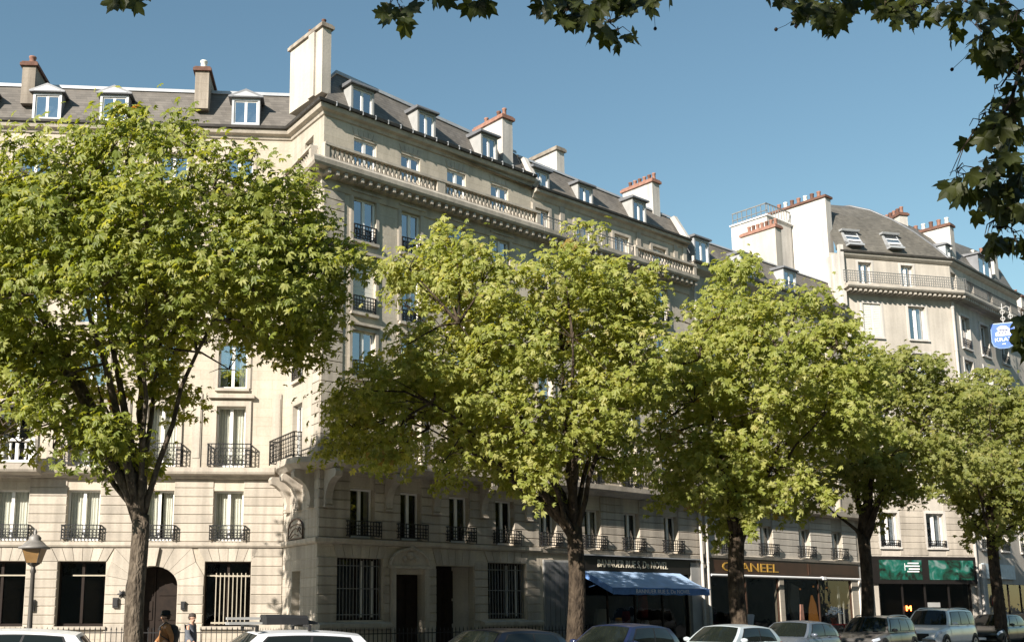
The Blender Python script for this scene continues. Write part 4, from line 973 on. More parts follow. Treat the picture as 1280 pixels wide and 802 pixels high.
# green and black shopfront
mb = MB(); mb.box(.05, 6.95, -.14, 0, 3.15, 4.68); sp = part(B4, FC, 'shop_fascia', mb, 'black')
for x0, x1 in ((.55, 3.25), (3.72, 6.62)):
    mb = MB(); mb.box(x0, x1, -.165, -.141, 3.38, 4.48); po = sub(sp, 'poster_panel', mb, 'poster')
mb = MB(); z = 4.32
for i, (x0, x1, zz) in enumerate(((2.35, 3.05, 4.3), (2.2, 3.1, 4.14), (2.4, 3.1, 3.98), (2.3, 3.05, 3.84))): mb.box(x0, x1, -.175, -.166, zz - .035, zz + .035)
mb.box(2.14, 2.17, -.175, -.166, 3.9, 4.3); sub(sp, 'poster_print', mb, 'pwhite')
mb = MB()
for x in (.5, 2.0, 3.45, 5.0, 6.4): mb.box(x, x + .1, .06, .14, .13, 3.15)
mb.box(.5, 6.5, .055, .145, .13, .45); sw = part(B4, FC, 'shop_window', mb, 'black'); mb = MB(); mb.box(.52, 6.48, .1, .11, .45, 3.14); sub(sw, 'pane', mb, 'glassd')
M['neon'] = plain('neon_red_sign', (1, .25, .06), .5, 0, .3, .02, 2, 0, (1, .2, .04, 5))
sub(sw, 'neon_letter', text_mesh('M', .42, .02, 1.2), 'neon', (2.3, -.02, 1.65))
mb = MB(); mb.box(3.55, 4.35, -.02, 0, 1.85, 2.12); sub(sw, 'notice_board', mb, 'grey')
# right wing shop
mb = MB(); mb.box(.6, 5.4, -.15, 0, 3.5, 4.35); part(B4, FD, 'shop_fascia', mb, M.setdefault('pale', plain('pale_blue_fascia', (.42, .50, .56), .5)))
mb = MB(); mb.box(.15, .75, -.2, 0, .13, 4.3); part(B4, FD, 'shop_pilaster', mb, 'render2')
mb = MB()
for x in (.9, 2.6, 4.6, 6.6, 9.8): mb.box(x, x + .1, .06, .14, .13, 3.2)
sw = part(B4, FD, 'shop_window', mb, 'wood'); mb = MB(); mb.box(.9, 9.9, .1, .11, .3, 3.19); sub(sw, 'pane', mb, 'glassd')
mb = MB(); mb.lathe([(0, 0), (.36, 0), (.36, .04), (0, .04)], 18); me = mb.mesh('red_sticker'); me.transform(Matrix.Rotation(R(90), 4, 'X')); sub(sw, 'red_sticker', me, 'redp', (2.2, .05, 2.2))
mb = MB(); mb.box(1.4, 3.0, .3, .34, .6, 3.1); sub(sw, 'display', mb, 'blind')

# far neighbour beyond the curved-roof building
B5 = thing('apartment_building', 'far pale apartment building at the right edge behind the blue sign', 'building', FD.P(16))
op5 = [(a, a + 1.1, z, z + 1.9) for a in (12.2, 14.8, 17.4, 20) for z in (5, 8, 11, 14, 17)]
wall(B5, FD, 11.01, 24, .12, 20.4, op5, 'render2'); room_shade_backing(B5, FD, 11.1, 24, .1, 20.3)
for a, b, c, d in op5: window(B5, FD, a, b, c, d); sill(B5, FD, a, b, c, 'render2')
chain(B5, [FD.xy(11.01), FD.xy(24)], [(0, 20.2), (.3, 20.35), (.32, 20.5), (0, 20.52)], 'eaves_cornice', 'render2')
chain(B5, [FD.xy(11.01), FD.xy(24)], [(.2, 20.53), (-1.2, 22.9), (-6, 23.3)], 'mansard_roof', 'zinc', None, False)
chimney(B5, FD, 13.2, 13.9, -.4, -5, 20.6, 23.2, (.1, .25, .4, .55, .7, .85), 'render2', 'terrad', ['terra'], .15, .45)
pipe(B5, FD, 11.2, .15, .13, 20.3, .09, 'zinc')


# ------------------------------------------------------------------ the other side of the boulevard, behind the camera: seen only in the window panes
for k in range(9):
    FO = Fr(34 - 22 * k, -24, 270) if k < 4 else Fr(110 - 17.2 * (k - 4), 69 - 13.7 * (k - 4), 231.5)
    B6 = thing('apartment_building', 'stone apartment building across the boulevard, behind the viewer and outside the picture', 'building', FO.P(11), 0, 'buildings across the boulevard')
    op6 = [(a, a + 1.1, z, z + 2) for a in (1.6, 5, 8.4, 11.8, 15.2, 18.6) for z in (4.5, 7.6, 10.7, 13.8, 16.6)]
    wall(B6, FO, .02, 21.98, .0, 19.5, op6, 'stoneA'); room_shade_backing(B6, FO, .1, 21.9, .1, 19.4)
    for a, b, c, d in op6: window(B6, FO, a, b, c, d, gmat='glassm')
    chain(B6, [FO.xy(.02), FO.xy(21.98)], [(0, 19.1), (.4, 19.4), (.42, 19.6), (-.1, 19.62), (-1, 21.5), (-6, 22)], 'roof', 'slate', None, False)

# ------------------------------------------------------------------ trees
def leaf_cloud(name, P, N, S, mat, rng, tint, droop=.5, nl=5):
    """palmate leaves: nl folded leaflets each; P points, N approximate normals, S sizes"""
    n = len(P)
    th = np.radians(np.linspace(-78, 78, nl)); ln = np.array([.62, .9, 1.0, .9, .62]) if nl == 5 else np.array([.8, 1.0, .8])
    T = []
    for a, l in zip(th, ln):
        d = np.array([math.cos(a), math.sin(a), 0]); q = np.array([-math.sin(a), math.cos(a), 0])
        T += [d * .04, d * l * .58 + q * .21 * l + [0, 0, -.03], d * l * .58 - q * .21 * l + [0, 0, -.02], d * l + [0, 0, -droop * l * l]]
        T[-4] = T[-4] + np.array([0, 0, .03])
    T = np.array(T); k = len(T)
    N = N / np.linalg.norm(N, axis=1, keepdims=True)
    a = rng.normal(size=(n, 3)); X = a - N * np.sum(a * N, axis=1, keepdims=True); X /= np.linalg.norm(X, axis=1, keepdims=True)
    Y = np.cross(N, X)
    V = P[:, None, :] + S[:, None, None] * (T[None, :, 0:1] * X[:, None, :] + T[None, :, 1:2] * Y[:, None, :] + T[None, :, 2:3] * N[:, None, :])
    V = V.reshape(-1, 3)
    tri = np.array([[4 * i, 4 * i + 2, 4 * i + 3, 4 * i, 4 * i + 3, 4 * i + 1] for i in range(nl)]).reshape(-1)
    F = (np.arange(n)[:, None] * k + tri[None, :]).reshape(-1)
    me = bpy.data.meshes.new(name); me.vertices.add(len(V)); me.vertices.foreach_set('co', V.astype(np.float32).ravel())
    me.loops.add(len(F)); me.loops.foreach_set('vertex_index', F.astype(np.int32))
    nf = len(F) // 3; me.polygons.add(nf); me.polygons.foreach_set('loop_start', np.arange(0, nf * 3, 3, dtype=np.int32)); me.polygons.foreach_set('loop_total', np.full(nf, 3, dtype=np.int32))
    at = me.attributes.new('tint', 'FLOAT', 'POINT'); at.data.foreach_set('value', np.repeat(tint, k).astype(np.float32))
    me.update(calc_edges=True); me.validate(); me.materials.append(M[mat])
    return me

def tree(seed, base, lobes, ry, fork, trunk_r, label, lmat, size, dens, lean=(0, 0), bmat='barkd', limbs=6, hue=0.0, rad=1.0):
    rng = np.random.default_rng(seed); rr = random.Random(seed)
    t = thing('street_tree', label, 'tree', base, 0, 'trees along the pavement')
    L = []
    xs = np.array([l[0] for l in lobes]); zs = np.array([l[1] for l in lobes]); cx, cz = xs.mean(), (zs.min() + zs.max()) / 2
    rx, rz2 = max(1, (xs.max() - xs.min()) / 2 + .8), (zs.max() - zs.min()) / 2 + .8
    for lb in lobes:
        x, z, r = lb[:3]
        if len(lb) > 3: L.append((x, lb[3], z, r)); continue
        q = min(.95, ((x - cx) / rx) ** 2 + ((z - cz) / rz2) ** 2); h = ry * math.sqrt(1 - q)
        offs = (0,) if h < 1.0 else ((-.5, .5) if h < 1.7 else (-.85, 0, .85))
        for o in offs: L.append((x * (1 - .03 * (o < 0)) + rr.uniform(-.2, .2), o * (h - r * .45) + rr.uniform(-.3, .3), z - (.35 * abs(o) if z > cz else -.1) + rr.uniform(-.15, .15), r * rr.uniform(.7, .95)))
    P, NN, TT = [], [], []
    for x, y, z, r in L:
        nc = int(dens * r * r) + 3
        d = rng.normal(size=(nc, 3)); d /= np.linalg.norm(d, axis=1, keepdims=True)
        c = np.array([x, y, z]) + d * r * rng.uniform(.45, 1.0, size=(nc, 1)) ** .8 * rng.choice([1.0, 1.0, 1.0, 1.16], size=(nc, 1)) * np.array([1.03, 1.0, .9])
        ct = rng.uniform(0, 1, nc)
        hole = np.sin(1.5 * c[:, 0] + seed) + np.sin(1.35 * c[:, 1] + 2 * seed) + np.sin(1.7 * c[:, 2] + .6 * c[:, 0] + 3 * seed)
        for i in range(nc):
            if hole[i] < -.95: continue
            m = rng.integers(9, 19); sp = rng.uniform(.16, .34)
            p = c[i] + rng.normal(size=(m, 3)) * np.array([sp, sp, sp * .6])
            nn = d[i] * .55 + np.array([-.42, -.58, .62]) + rng.normal(size=(m, 3)) * .4
            P.append(p); NN.append(nn); TT.append(np.clip(.15 + .5 * rng.uniform(0, 1, m) + .26 * ct[i] + hue + (.5 if rng.uniform() < .006 else 0), 0, 1))
    # loose sprays that break the outline
    cen = np.array([cx, 0, cz])
    for l in rr.sample(L, min(len(L), 26)):
        v = np.array(l[:3]); d = v - cen; d[2] += .1; d = d / (np.linalg.norm(d) + 1e-6) + rng.normal(size=3) * .3; d /= np.linalg.norm(d)
        for q in (.75, 1.0, 1.22, 1.42):
            m = rng.integers(6, 12); P.append(v + d * l[3] * q - np.array([0, 0, .12 * q * q]) + rng.normal(size=(m, 3)) * .15); NN.append(d * .4 + np.array([-.42, -.58, .62]) + rng.normal(size=(m, 3)) * .4); TT.append(np.clip(.25 + .6 * rng.uniform(0, 1, m) + hue, 0, 1))
    P = np.concatenate(P); NN = np.concatenate(NN); TT = np.concatenate(TT)
    keep = P[:, 2] > 2.2; P, NN, TT = P[keep], NN[keep], TT[keep]
    S = rng.uniform(.6, 1.35, len(P)) * size
    # trunk
    mb = MB(); fz = fork
    pts, rads = [], []
    for k in range(9):
        f = k / 8; pts.append((lean[0] * f + .06 * math.sin(f * 5 + seed), lean[1] * f, fz * f)); rads.append(trunk_r * (1.22 - .22 * min(1, f * 6)) * (1 - .12 * f))
    mb.tube(pts, rads, 16)
    obj('trunk', mb, bmat, t, smooth=True)
    top = Vector(pts[-1])
    big = sorted(L, key=lambda l: -l[3]); tg = []
    for l in big:
        v = Vector(l[:3])
        if all((v - u).length > 2.2 for u in tg): tg.append(v)
        if len(tg) >= limbs + 6: break
    ends = []
    for i, v in enumerate(tg[:limbs + 6]):
        mb = MB(); st = top + Vector((0, 0, -.25 - .1 * (i % 3))); mid = st.lerp(v, .42) + Vector((0, 0, .1 * (v.z - st.z))) - Vector(((v.x - st.x) * .1, (v.y - st.y) * .1, 0))
        pp, rp = [], []
        r0 = trunk_r * (.62 if i < limbs else .36)
        for k in range(10):
            f = k / 9; p = st * (1 - f) ** 2 + mid * 2 * f * (1 - f) + v * f * f
            p += Vector((rr.uniform(-.07, .07), rr.uniform(-.07, .07), rr.uniform(-.05, .05))) * (1 if 0 < k < 9 else 0)
            pp.append(p); rp.append(r0 * (1 - .86 * f))
        mb.tube(pp, rp, 9); obj('limb', mb, bmat, t, smooth=True); ends.append(pp)
    mb = MB()
    allp = [p for pp in ends for p in pp[3:]]
    for x, y, z, r in L:
        v = Vector((x, y, z)); a = min(allp, key=lambda p: (p - v).length); a2 = a.lerp(v, .5) + Vector((rr.uniform(-.2, .2), rr.uniform(-.2, .2), .15))
        mb.tube([a, a2, v], [.045, .03, .018], 5)
        for _ in range(4):
            d = Vector((rr.gauss(0, 1), rr.gauss(0, 1), rr.gauss(.3, .7))).normalized() * r * .92
            mb.tube([v, v + d * .5 + Vector((0, 0, .06)), v + d], [.018, .012, .006], 4)
    tag(obj('twigs', mb, bmat, t), kind='stuff')
    me = leaf_cloud('crown', P, NN, S, lmat, rng, TT)
    tag(obj('crown', me, None, t), kind='stuff')
    return t

T1 = [(0, 14.3, 1.66), (-2.4, 13.9, 1.77), (-4.8, 13.2, 1.98), (2, 13.7, 1.55), (3.2, 12.6, 1.54), (4.3, 11.2, 1.26), (-1.6, 11.7, 2.18), (.8, 11, 2.17), (-4.2, 10.8, 1.95), (2.8, 10.1, 1.62), (-2.8, 8.8, 1.82), (-.2, 9.1, 1.5), (-4.9, 8.6, 1.71), (3.5, 8.9, .77), (1.4, 8.7, 1.18), (-2, 6.5, .89), (-3.2, 6, .88), (-.7, 5.6, .76), (.4, 7.7, .85), (4.7, 11.8, 1), (1, 15.5, .85), (-1.8, 15.2, .89), (-3.7, 15, .89), (-.2, 15.6, .56), (-5.1, 6.4, 1.27), (5, 12, .61), (4.1, 9.5, .69)]
T2 = [(.2, 12.7, .84), (-.4, 11.6, 1.35), (-3.6, 12.6, .89), (-4.8, 12.1, .89), (-2.6, 11.1, 1.52), (-3.6, 10, 1.58), (1.3, 11.2, 1.35), (2.3, 10.9, 1.03), (-.2, 9.5, 2.06), (-2.2, 8.7, 1.81), (1.7, 8.7, 1.57), (-4.9, 8.9, 1.1), (-6.0, 7.6, 1.1), (-6.5, 6.8, 1.07), (-4.1, 7.3, 1.8), (-1.7, 6.5, 1.55), (.4, 7, 1.55), (-3.6, 5.8, .83), (-.8, 5.7, .85), (-5.3, 6.4, .95), (1.4, 5.8, .85), (-4, 13, .54), (-1.5, 5.3, .59)]
T3 = [(.4, 13.4, .85), (.2, 12.1, 1.47), (1.9, 12.3, 1.27), (-1.1, 12, 1.18), (3.2, 11.7, 1.01), (-1.6, 10.1, 1.54), (.9, 10.1, 2.1), (3.2, 10.4, 1.54), (4.2, 9.5, 1.17), (-2, 8.1, 1.52), (-.1, 7.8, 2.07), (2.4, 7.8, 1.8), (4.4, 7.8, 1.11), (-1.2, 6.1, 1.37), (.7, 5.9, 1.23), (-2.9, 7, .72), (2.2, 5.9, .99), (-.1, 4.9, .82), (-3.1, 8.9, .83)]
T4 = [(1.2, 10.9, 1.3), (2.6, 11.1, 1.17), (0, 9.5, 1.46), (1.7, 8.8, 1.77), (3.4, 10, 1.3), (.6, 7.2, 1.6), (2.6, 7.3, 1.35), (-.8, 7, 1.15), (-1.7, 6.1, .77), (.9, 5.8, .76), (3.8, 8.1, 1.29), (1.6, 11.6, .65)]
T5 = [(-.3, 11.6, 1.25), (1, 10.8, 1.75), (2.6, 11.6, 1.56), (-.9, 9.4, 1.63), (1.1, 8.3, 2.01), (-.5, 7.1, 1.31), (1.7, 6.3, 1.38), (-1.6, 7.9, 1), (-.1, 5.9, .92), (3.5, 9, 1.94), (.2, 12.6, .63)]
T1 = [(x * .943, 1.9 + (z - 1.9) * .943 - (1.25 if z > 12.9 else .5 if z > 11 else 0), r * .93) for x, z, r in T1] + [(-.6, 5.5, .8, -1.5), (0, 5.1, .55, -1.6), (-2.2, 5.9, .85, -1.5), (-3.3, 5.7, .85, -1.1), (-1.4, 5.4, .65, -1.5), (-2.8, 6.6, .9, -1.8), (-3.8, 7.3, 1.2, -1.4), (-2.3, 7.6, 1.0, -1.8), (-5.2, 7.4, 1.2, -1.0), (-4.6, 6.3, 1.0, .6)]
tree(3, (-6.7, 25.5, .1), T1, 4.7, 4.0, .235, 'big leafy street tree with pale mottled trunk, leftmost and nearest of the row', 'leaf', .165, 32, (-.1, 0), 'bark')
T2 = [(x, z - (.4 if z > 11.5 else 0), r) for x, z, r in T2]
tree(5, (4.58, 30.66, .1), T2, 4.4, 4.2, .26, 'broad dark trunked street tree standing left of the blue awning', 'leafy', .16, 28, (.1, 0), hue=.06)
T3 = [(x, z - (.55 if 11.5 < z < 13 else 0), r * (.85 if z > 11.5 else 1)) for x, z, r in T3]
tree(8, (10.8, 35.4, .1), T3, 4.2, 4.2, .29, 'yellow green street tree in front of the gold lettered brown shop fascia', 'leafy', .165, 26, (.05, 0), hue=.04)
tree(11, (17.63, 41.37, .1), T4, 3.6, 4.6, .24, 'slim street tree standing left of the green shop panels', 'leafd', .18, 20, (.1, 0), hue=.08)
tree(13, (27.47, 49.88, .1), T5, 3.8, 5.0, .27, 'rightmost street tree, olive green, in front of the pale shop fascia', 'leafd', .19, 17, (.1, 0), hue=.08)

# ------------------------------------------------------------------ plane tree hanging into the frame from the upper right
def pix(u, v, y):
    """a point y metres in front of the camera seen at photo pixel u, v (used only to lay out the twigs)"""
    a, b = u - 520, 528 - v; c, s_ = math.cos(R(10)), math.sin(R(10))
    k = y / (1300 * c - b * s_); return Vector((a * k, y, 1.9 + (1300 * s_ + b * c) * k))
PT = thing('plane_tree', 'dark plane tree branch with lobed leaves and seed balls hanging in from the top right', 'tree', (7.2, 7.0, 0))
PO = -Vector(PT.location)
def plane_leaf(var):
    r0 = random.Random(var * 17 + 3); half = [(0, 1.0), (9, .74), (16, .70), (21, .60), (30, .72), (40, .92), (45, .80), (56, .66), (66, .46), (80, .60), (98, .70), (108, .52), (128, .40), (150, .34), (168, .2)]
    out = [(a, r * r0.uniform(.92, 1.06)) for a, r in half] + [(360 - a, r * r0.uniform(.92, 1.06)) for a, r in half[:0:-1]]
    cz = -.42; vs = [(0, 0, cz), (0, 0, 0)]; mb = MB(); curl = r0.uniform(.1, .35); fold = r0.uniform(.1, .4)
    for a, r in out:
        x = math.sin(R(a)) * r * .62; z = cz - math.cos(R(a)) * r * .62
        vs.append((x, -curl * (x * x * 1.6) + fold * .12 * math.cos(3 * R(a)) - .25 * curl * (z - cz) ** 2, z))
    n = len(out); fs = [(0, 2 + i, 2 + (i + 1) % n) for i in range(n)]
    mb.add(vs, fs); me = mb.mesh('leaf'); at = me.attributes.new('tint', 'FLOAT', 'POINT'); at.data.foreach_set('value', [r0.uniform(.1, .9)] * len(vs))
    me.materials.append(M['plane']); return me
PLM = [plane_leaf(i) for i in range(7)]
TW = MB()
leafspots = [(146, -4), (150, 0), (171, 0), (490, 22), (503, 28), (497, 14), (540, -6), (552, -2), (531, -4), (563, -8), (597, 4), (610, 2), (604, -8), (683, 2), (693, 12), (700, 6), (712, 22), (707, 30), (726, 26), (735, 8), (745, 2), (722, 6), (752, 18), (744, 44), (768, 44), (776, 54), (778, 8), (790, 12), (798, 4), (812, -2), (826, -2), (765, -4), (960, -6), (975, 0), (998, 16), (1008, 2), (1002, 22), (1020, 10), (1022, 24), (1034, 34), (1046, 30), (1048, 6), (1062, 2), (1035, 22), (1090, 2), (1108, 10), (1106, 18), (1122, 26), (1134, 24), (1150, 28), (1164, 20), (1140, 2), (1158, 0), (1128, 4)]
mass = [(1197, 30, 12), (1212, 20, 16), (1232, 8, 18), (1252, 20, 18), (1270, 30, 16), (1230, 42, 14), (1252, 48, 16), (1240, 66, 12), (1262, 72, 12), (1278, 66, 12), (1243, 78, 9), (1272, 105, 8), (1277, 120, 8), (1246, 124, 9), (1256, 146, 14), (1232, 148, 12), (1272, 140, 12), (1268, 165, 12), (1244, 170, 10), (1216, 176, 8), (1258, 185, 10),
        (1188, 228, 9), (1200, 238, 10), (1212, 226, 10), (1226, 218, 12), (1242, 208, 12), (1258, 196, 12), (1236, 240, 14), (1256, 232, 16), (1274, 220, 14), (1228, 256, 10), (1250, 258, 13), (1270, 256, 13), (1278, 275, 10), (1236, 300, 9), (1252, 302, 9), (1268, 300, 10), (1278, 312, 10), (1274, 410, 7), (1278, 424, 8), (1284, 408, 8), (1286, 432, 9), (1304, 235, 10), (1304, 90, 14), (1306, 30, 14)]
spots = [(u, v, 0) for u, v in leafspots] + [(u + rnd.gauss(0, 7), v - abs(rnd.gauss(4, 6)), 0) for u, v in leafspots for _ in (0, 1)]
for u, v, s_ in mass:
    for k in range(6 if s_ > 11 else 4): spots.append((u + rnd.gauss(0, s_ * .55), v + rnd.gauss(0, s_ * .5), 1))
for i, (u, v, m_) in enumerate(spots):
    y = 9.6 + rnd.uniform(-.5, .6) * (1 if m_ else .6)
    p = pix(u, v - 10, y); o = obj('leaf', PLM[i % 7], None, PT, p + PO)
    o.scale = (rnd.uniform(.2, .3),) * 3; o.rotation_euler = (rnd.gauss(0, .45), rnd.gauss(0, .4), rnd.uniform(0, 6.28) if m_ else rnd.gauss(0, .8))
# twigs from an out-of-frame branch down to the leaves
br = [pix(1330, 150, 8.6), pix(1290, -60, 9.2), pix(1200, -50, 9.5), pix(1050, -70, 9.7), pix(900, -60, 9.6), pix(740, -70, 9.6), pix(560, -70, 9.6), pix(380, -70, 9.6), pix(140, -60, 9.6)]
lim = MB(); lim.tube([Vector((7.2, 7.0, 4.6)), Vector((7.0, 7.4, 6.4))] + br, [.12, .09, .07, .055, .05, .042, .036, .03, .024, .018, .012], 8)
lim.tube([Vector((7.15, 7.05, 4.4)), pix(1340, 300, 8.8), pix(1300, 240, 9.3), pix(1262, 200, 9.6)], [.07, .045, .03, .012], 6)
lim.tube([pix(1330, 420, 8.9), pix(1290, 410, 9.5)], [.02, .01], 5); lim.tube([Vector((7.15, 7.05, 4.2)), pix(1345, 430, 8.8), pix(1290, 415, 9.5)], [.05, .03, .01], 6)
for ex in (pix(1276, 70, 9.5), pix(1262, 130, 9.5)): lim.tube([pix(1310, -20, 9.1), ex, ex + Vector((-.2, .05, -.3))], [.03, .016, .008], 5)
tag(obj('limb', lim, 'barkd', PT, PO), kind='stuff')
paths = [br, [Vector((7.15, 7.05, 4.4)), pix(1340, 300, 8.8), pix(1300, 240, 9.3), pix(1262, 200, 9.6)], [pix(1345, 430, 8.8), pix(1290, 415, 9.5)], [pix(1310, -20, 9.1), pix(1276, 70, 9.5), pix(1262, 130, 9.5)]]
hubs = [a.lerp(b, k / 12) for p_ in paths for a, b in zip(p_[:-1], p_[1:]) for k in range(13)]
for i, (u, v, m_) in enumerate(spots):
    p = pix(u, v - 10, 9.6); near = min(hubs, key=lambda h: (h - p).length + (.25 if h.z < p.z else 0))
    if (near - p).length > 1.6: continue
    mid = near.lerp(p, .55) + Vector((rnd.uniform(-.03, .03), 0, .05)); TW.tube([near, mid, p], [.008, .005, .003], 4)
    if m_ == 0 or i % 3 == 0: hubs.append(mid); hubs.append(mid.lerp(p, .5))
tag(obj('twigs', TW, 'barkd', PT, PO), kind='stuff')
bm_ = MB(); bm_.lathe([(0, -.019), (.012, -.015), (.019, 0), (.012, .015), (0, .019)], 9); ballm = bm_.mesh('seed_ball', True); ballm.materials.append(M['wood'])
for (u, v), (u2, v2) in (((762, 26), (768, 4)), ((761, 37), (758, 10)), ((819, 36), (817, 4)), ((970, 37), (994, 24)), ((995, 33), (998, 20)), ((1190, 87), (1218, 58))):
    p = pix(u, v, 9.55); q = pix(u2, v2, 9.55); obj('seed_ball', ballm, None, PT, p + PO)
    mb = MB(); mb.tube([q, q.lerp(p, .5) + Vector((0, 0, -.012)), p], .0028, 4); obj('seed_stalk', mb, 'barkd', PT, PO)
mb = MB(); mb.tube([(7.5, 6.8, -.1), (7.35, 6.9, 1.5), (7.2, 7.0, 4.7), (7.0, 6.6, 8), (6.0, 4.5, 12)], [.42, .34, .28, .2, .1], 14); obj('trunk', mb, 'bark', PT, PO, smooth=True)
rng = np.random.default_rng(44); n = 5200
P = np.stack([rng.uniform(-12, 7, n), rng.uniform(-5, 8.2, n), rng.uniform(9.6, 14.5, n)], 1)  # unseen leaf mass above the frame, added to shade the hanging leaves
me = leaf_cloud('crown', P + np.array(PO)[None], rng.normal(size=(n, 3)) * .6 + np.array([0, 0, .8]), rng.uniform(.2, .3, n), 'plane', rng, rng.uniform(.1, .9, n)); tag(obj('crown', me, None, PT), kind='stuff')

# ------------------------------------------------------------------ street lamp
LP = thing('street_lamp', 'old street lamp with amber lantern and zinc cap above the left parked car', 'street lamp', (-9.3, 25.5, .13))
mb = MB(); mb.lathe([(.16, 0), (.16, .1), (.12, .18), (.1, .5), (.12, .56), (.075, .66), (.058, 1.6), (.05, 2.55), (.075, 2.6), (.05, 2.68), (.045, 2.74)], 14); obj('post', mb, 'lampost', LP, smooth=True)
mb = MB(); b0, b1, z0, z1 = .14, .235, 2.80, 3.16
mb.lathe([(.05, 2.72), (.16, 2.78), (.16, 2.81), (.05, 2.81)], 4)
for k in range(4):
    t = math.pi / 4 + math.pi / 2 * k; mb.tube([(b0 * math.cos(t) * 1.3, b0 * math.sin(t) * 1.3, z0), (b1 * math.cos(t) * 1.3, b1 * math.sin(t) * 1.3, z1)], .014, 5)
obj('lantern_frame', mb, 'lampost', LP)
for k in range(4):
    t = math.pi / 2 * k; c, s_ = math.cos(t), math.sin(t); mb = MB()
    def pt(r, a, z): return (r * c - a * s_, r * s_ + a * c, z)
    mb.add([pt(b0, -b0 * .9, z0 + .01), pt(b0, b0 * .9, z0 + .01), pt(b1, b1 * .93, z1), pt(b1, -b1 * .93, z1), pt(b0 - .01, -b0 * .9, z0 + .01), pt(b0 - .01, b0 * .9, z0 + .01), pt(b1 - .01, b1 * .93, z1), pt(b1 - .01, -b1 * .93, z1)], [(0, 1, 2, 3), (7, 6, 5, 4), (0, 4, 5, 1), (1, 5, 6, 2), (2, 6, 7, 3), (3, 7, 4, 0)])
    obj('pane', mb, 'lampgl', LP)
mb = MB(); mb.lathe([(.38, 3.15), (.38, 3.19), (.3, 3.22), (.2, 3.32), (.14, 3.36), (.15, 3.42), (.09, 3.48), (.03, 3.5), (.045, 3.55), (.02, 3.62), (0, 3.64)], 12); obj('lantern_cap', mb, 'lamptop', LP, smooth=True)

# ------------------------------------------------------------------ iron fence in front of the corner building
FP = [FA.P(-13, 1.05, .12), FA.P(-1.3, 1.05, .12), FB.P(-1.1, 1.0, .12), FB.P(13.2, 1.0, .12)]
FE = thing('iron_fence', 'low black iron fence with spear tips along the foot of the stone facade', 'fence', FP[1])
mb = MB(); mb.box(-.011, .011, -.011, .011, 0, .96); mb.add([(-.03, 0, .95), (.03, 0, .95), (0, -.02, .95), (0, .02, .95), (0, 0, 1.08)], [(0, 2, 4), (2, 1, 4), (1, 3, 4), (3, 0, 4), (0, 3, 1, 2)])
pkm = mb.mesh('picket'); pkm.materials.append(M['iron'])
for a, b in zip(FP[:-1], FP[1:]):
    L_ = (b - a).length; n = int(L_ / .185); ang = math.atan2((b - a).y, (b - a).x)
    for k in range(n + 1): obj('picket', pkm, None, FE, a.lerp(b, k / n) - FP[1], ang)
    for z in (.14, .84):
        m = MB(); m.box(0, L_, -.014, .014, z, z + .035); obj('rail', m, 'iron', FE, a - FP[1], ang)
    m = MB(); m.box(0, L_, -.1, .1, -.02, .06); obj('plinth', m, 'kerb', FE, a - FP[1], ang)

# ------------------------------------------------------------------ hanging blue sign
SG = thing('hanging_sign', 'blue shield shaped sign with white emblem on an ornate white bracket', 'sign', FD.P(5.1, .9, 17.75))
mb = MB(); hw = .78
shp = [(-hw, .55), (-hw * .85, .22), (-hw * .4, .03), (0, 0), (hw * .4, .03), (hw * .85, .22), (hw, .55), (hw, 1.95), (-hw, 1.95)]
mb.prism(shp, -.06, .06); SGR = R(-24); SG.scale = (.8, .8, .8)
pl_ = obj('sign_panel', mb, plain('sign_blue', (.045, .12, .46), .4), SG, (0, 0, 0), SGR)
mb = MB(); mb.prism([(x * 1.05, .98 + (z - .98) * 1.04) for x, z in shp], -.05, .05); obj('sign_edge', mb, plain('sign_edge_blue', (.22, .34, .62), .4), SG, (0, 0, 0), SGR)
mb = MB(); cap = [(-.5, .98), (.5, .98), (.56, 1.2), (.42, 1.3), (.5, 1.5), (.22, 1.76), (-.1, 1.8), (-.4, 1.6), (-.3, 1.38), (-.52, 1.22)]
mb.prism(cap, -.075, -.061); sub(pl_, 'emblem', mb, 'pwhite')
mb = MB()
for x in (-.26, -.05, .16): mb.prism([(x - .08, 1.08), (x + .0, 1.08), (x + .14, 1.4), (x + .06, 1.4)], -.085, -.076)
mb.prism([(-.3, 1.42), (.4, 1.38), (.4, 1.45), (-.3, 1.5)], -.085, -.076); sub(pl_, 'emblem_stripes', mb, plain('sign_navy', (.02, .035, .12), .4))
letters(pl_, 'KRAZ', .42, 'pwhite', (0, -.07, .55), .008, 1.15); mb = MB(); mb.box(-.12, .12, -.072, -.061, .3, .36); sub(pl_, 'emblem_bar', mb, 'pwhite')
mb = MB()
for x in (.1, .62):
    mb.tube([(x, 0, 1.95), (x, 0, 3.6 if x < .5 else 2.9)], .025, 6)
    for z in (2.35, 2.9) if x < .5 else (2.5,):
        for k in range(8): a0, a1 = math.pi * k / 4, math.pi * (k + 1) / 4; mb.tube([(x + .15 * math.cos(a0), 0, z + .15 * math.sin(a0)), (x + .15 * math.cos(a1), 0, z + .15 * math.sin(a1))], .025, 5)
for s_ in (-1, 1): mb.tube([(.1, 0, 3.2), (.1 + s_ * .3, 0, 3.35), (.1 + s_ * .5, 0, 3.2), (.1 + s_ * .45, 0, 3.0)], .03, 5)
mb.tube([(-.6, 0, 2.0), (1.0, 0, 2.0)], .03, 6); obj('sign_bracket', mb, M.setdefault('signw', plain('sign_bracket_white', (.5, .49, .47), .5)), SG, (0, 0, 0), SGR)
mb = MB(); q = FD.P(5.1, .9, 17.75) - FD.P(5.1, 0, 17.75); mb.tube([(0, 0, 2.0), tuple(-q + Vector((0, 0, 2.0)))], .035, 6); obj('wall_arm', mb, 'iron', SG)

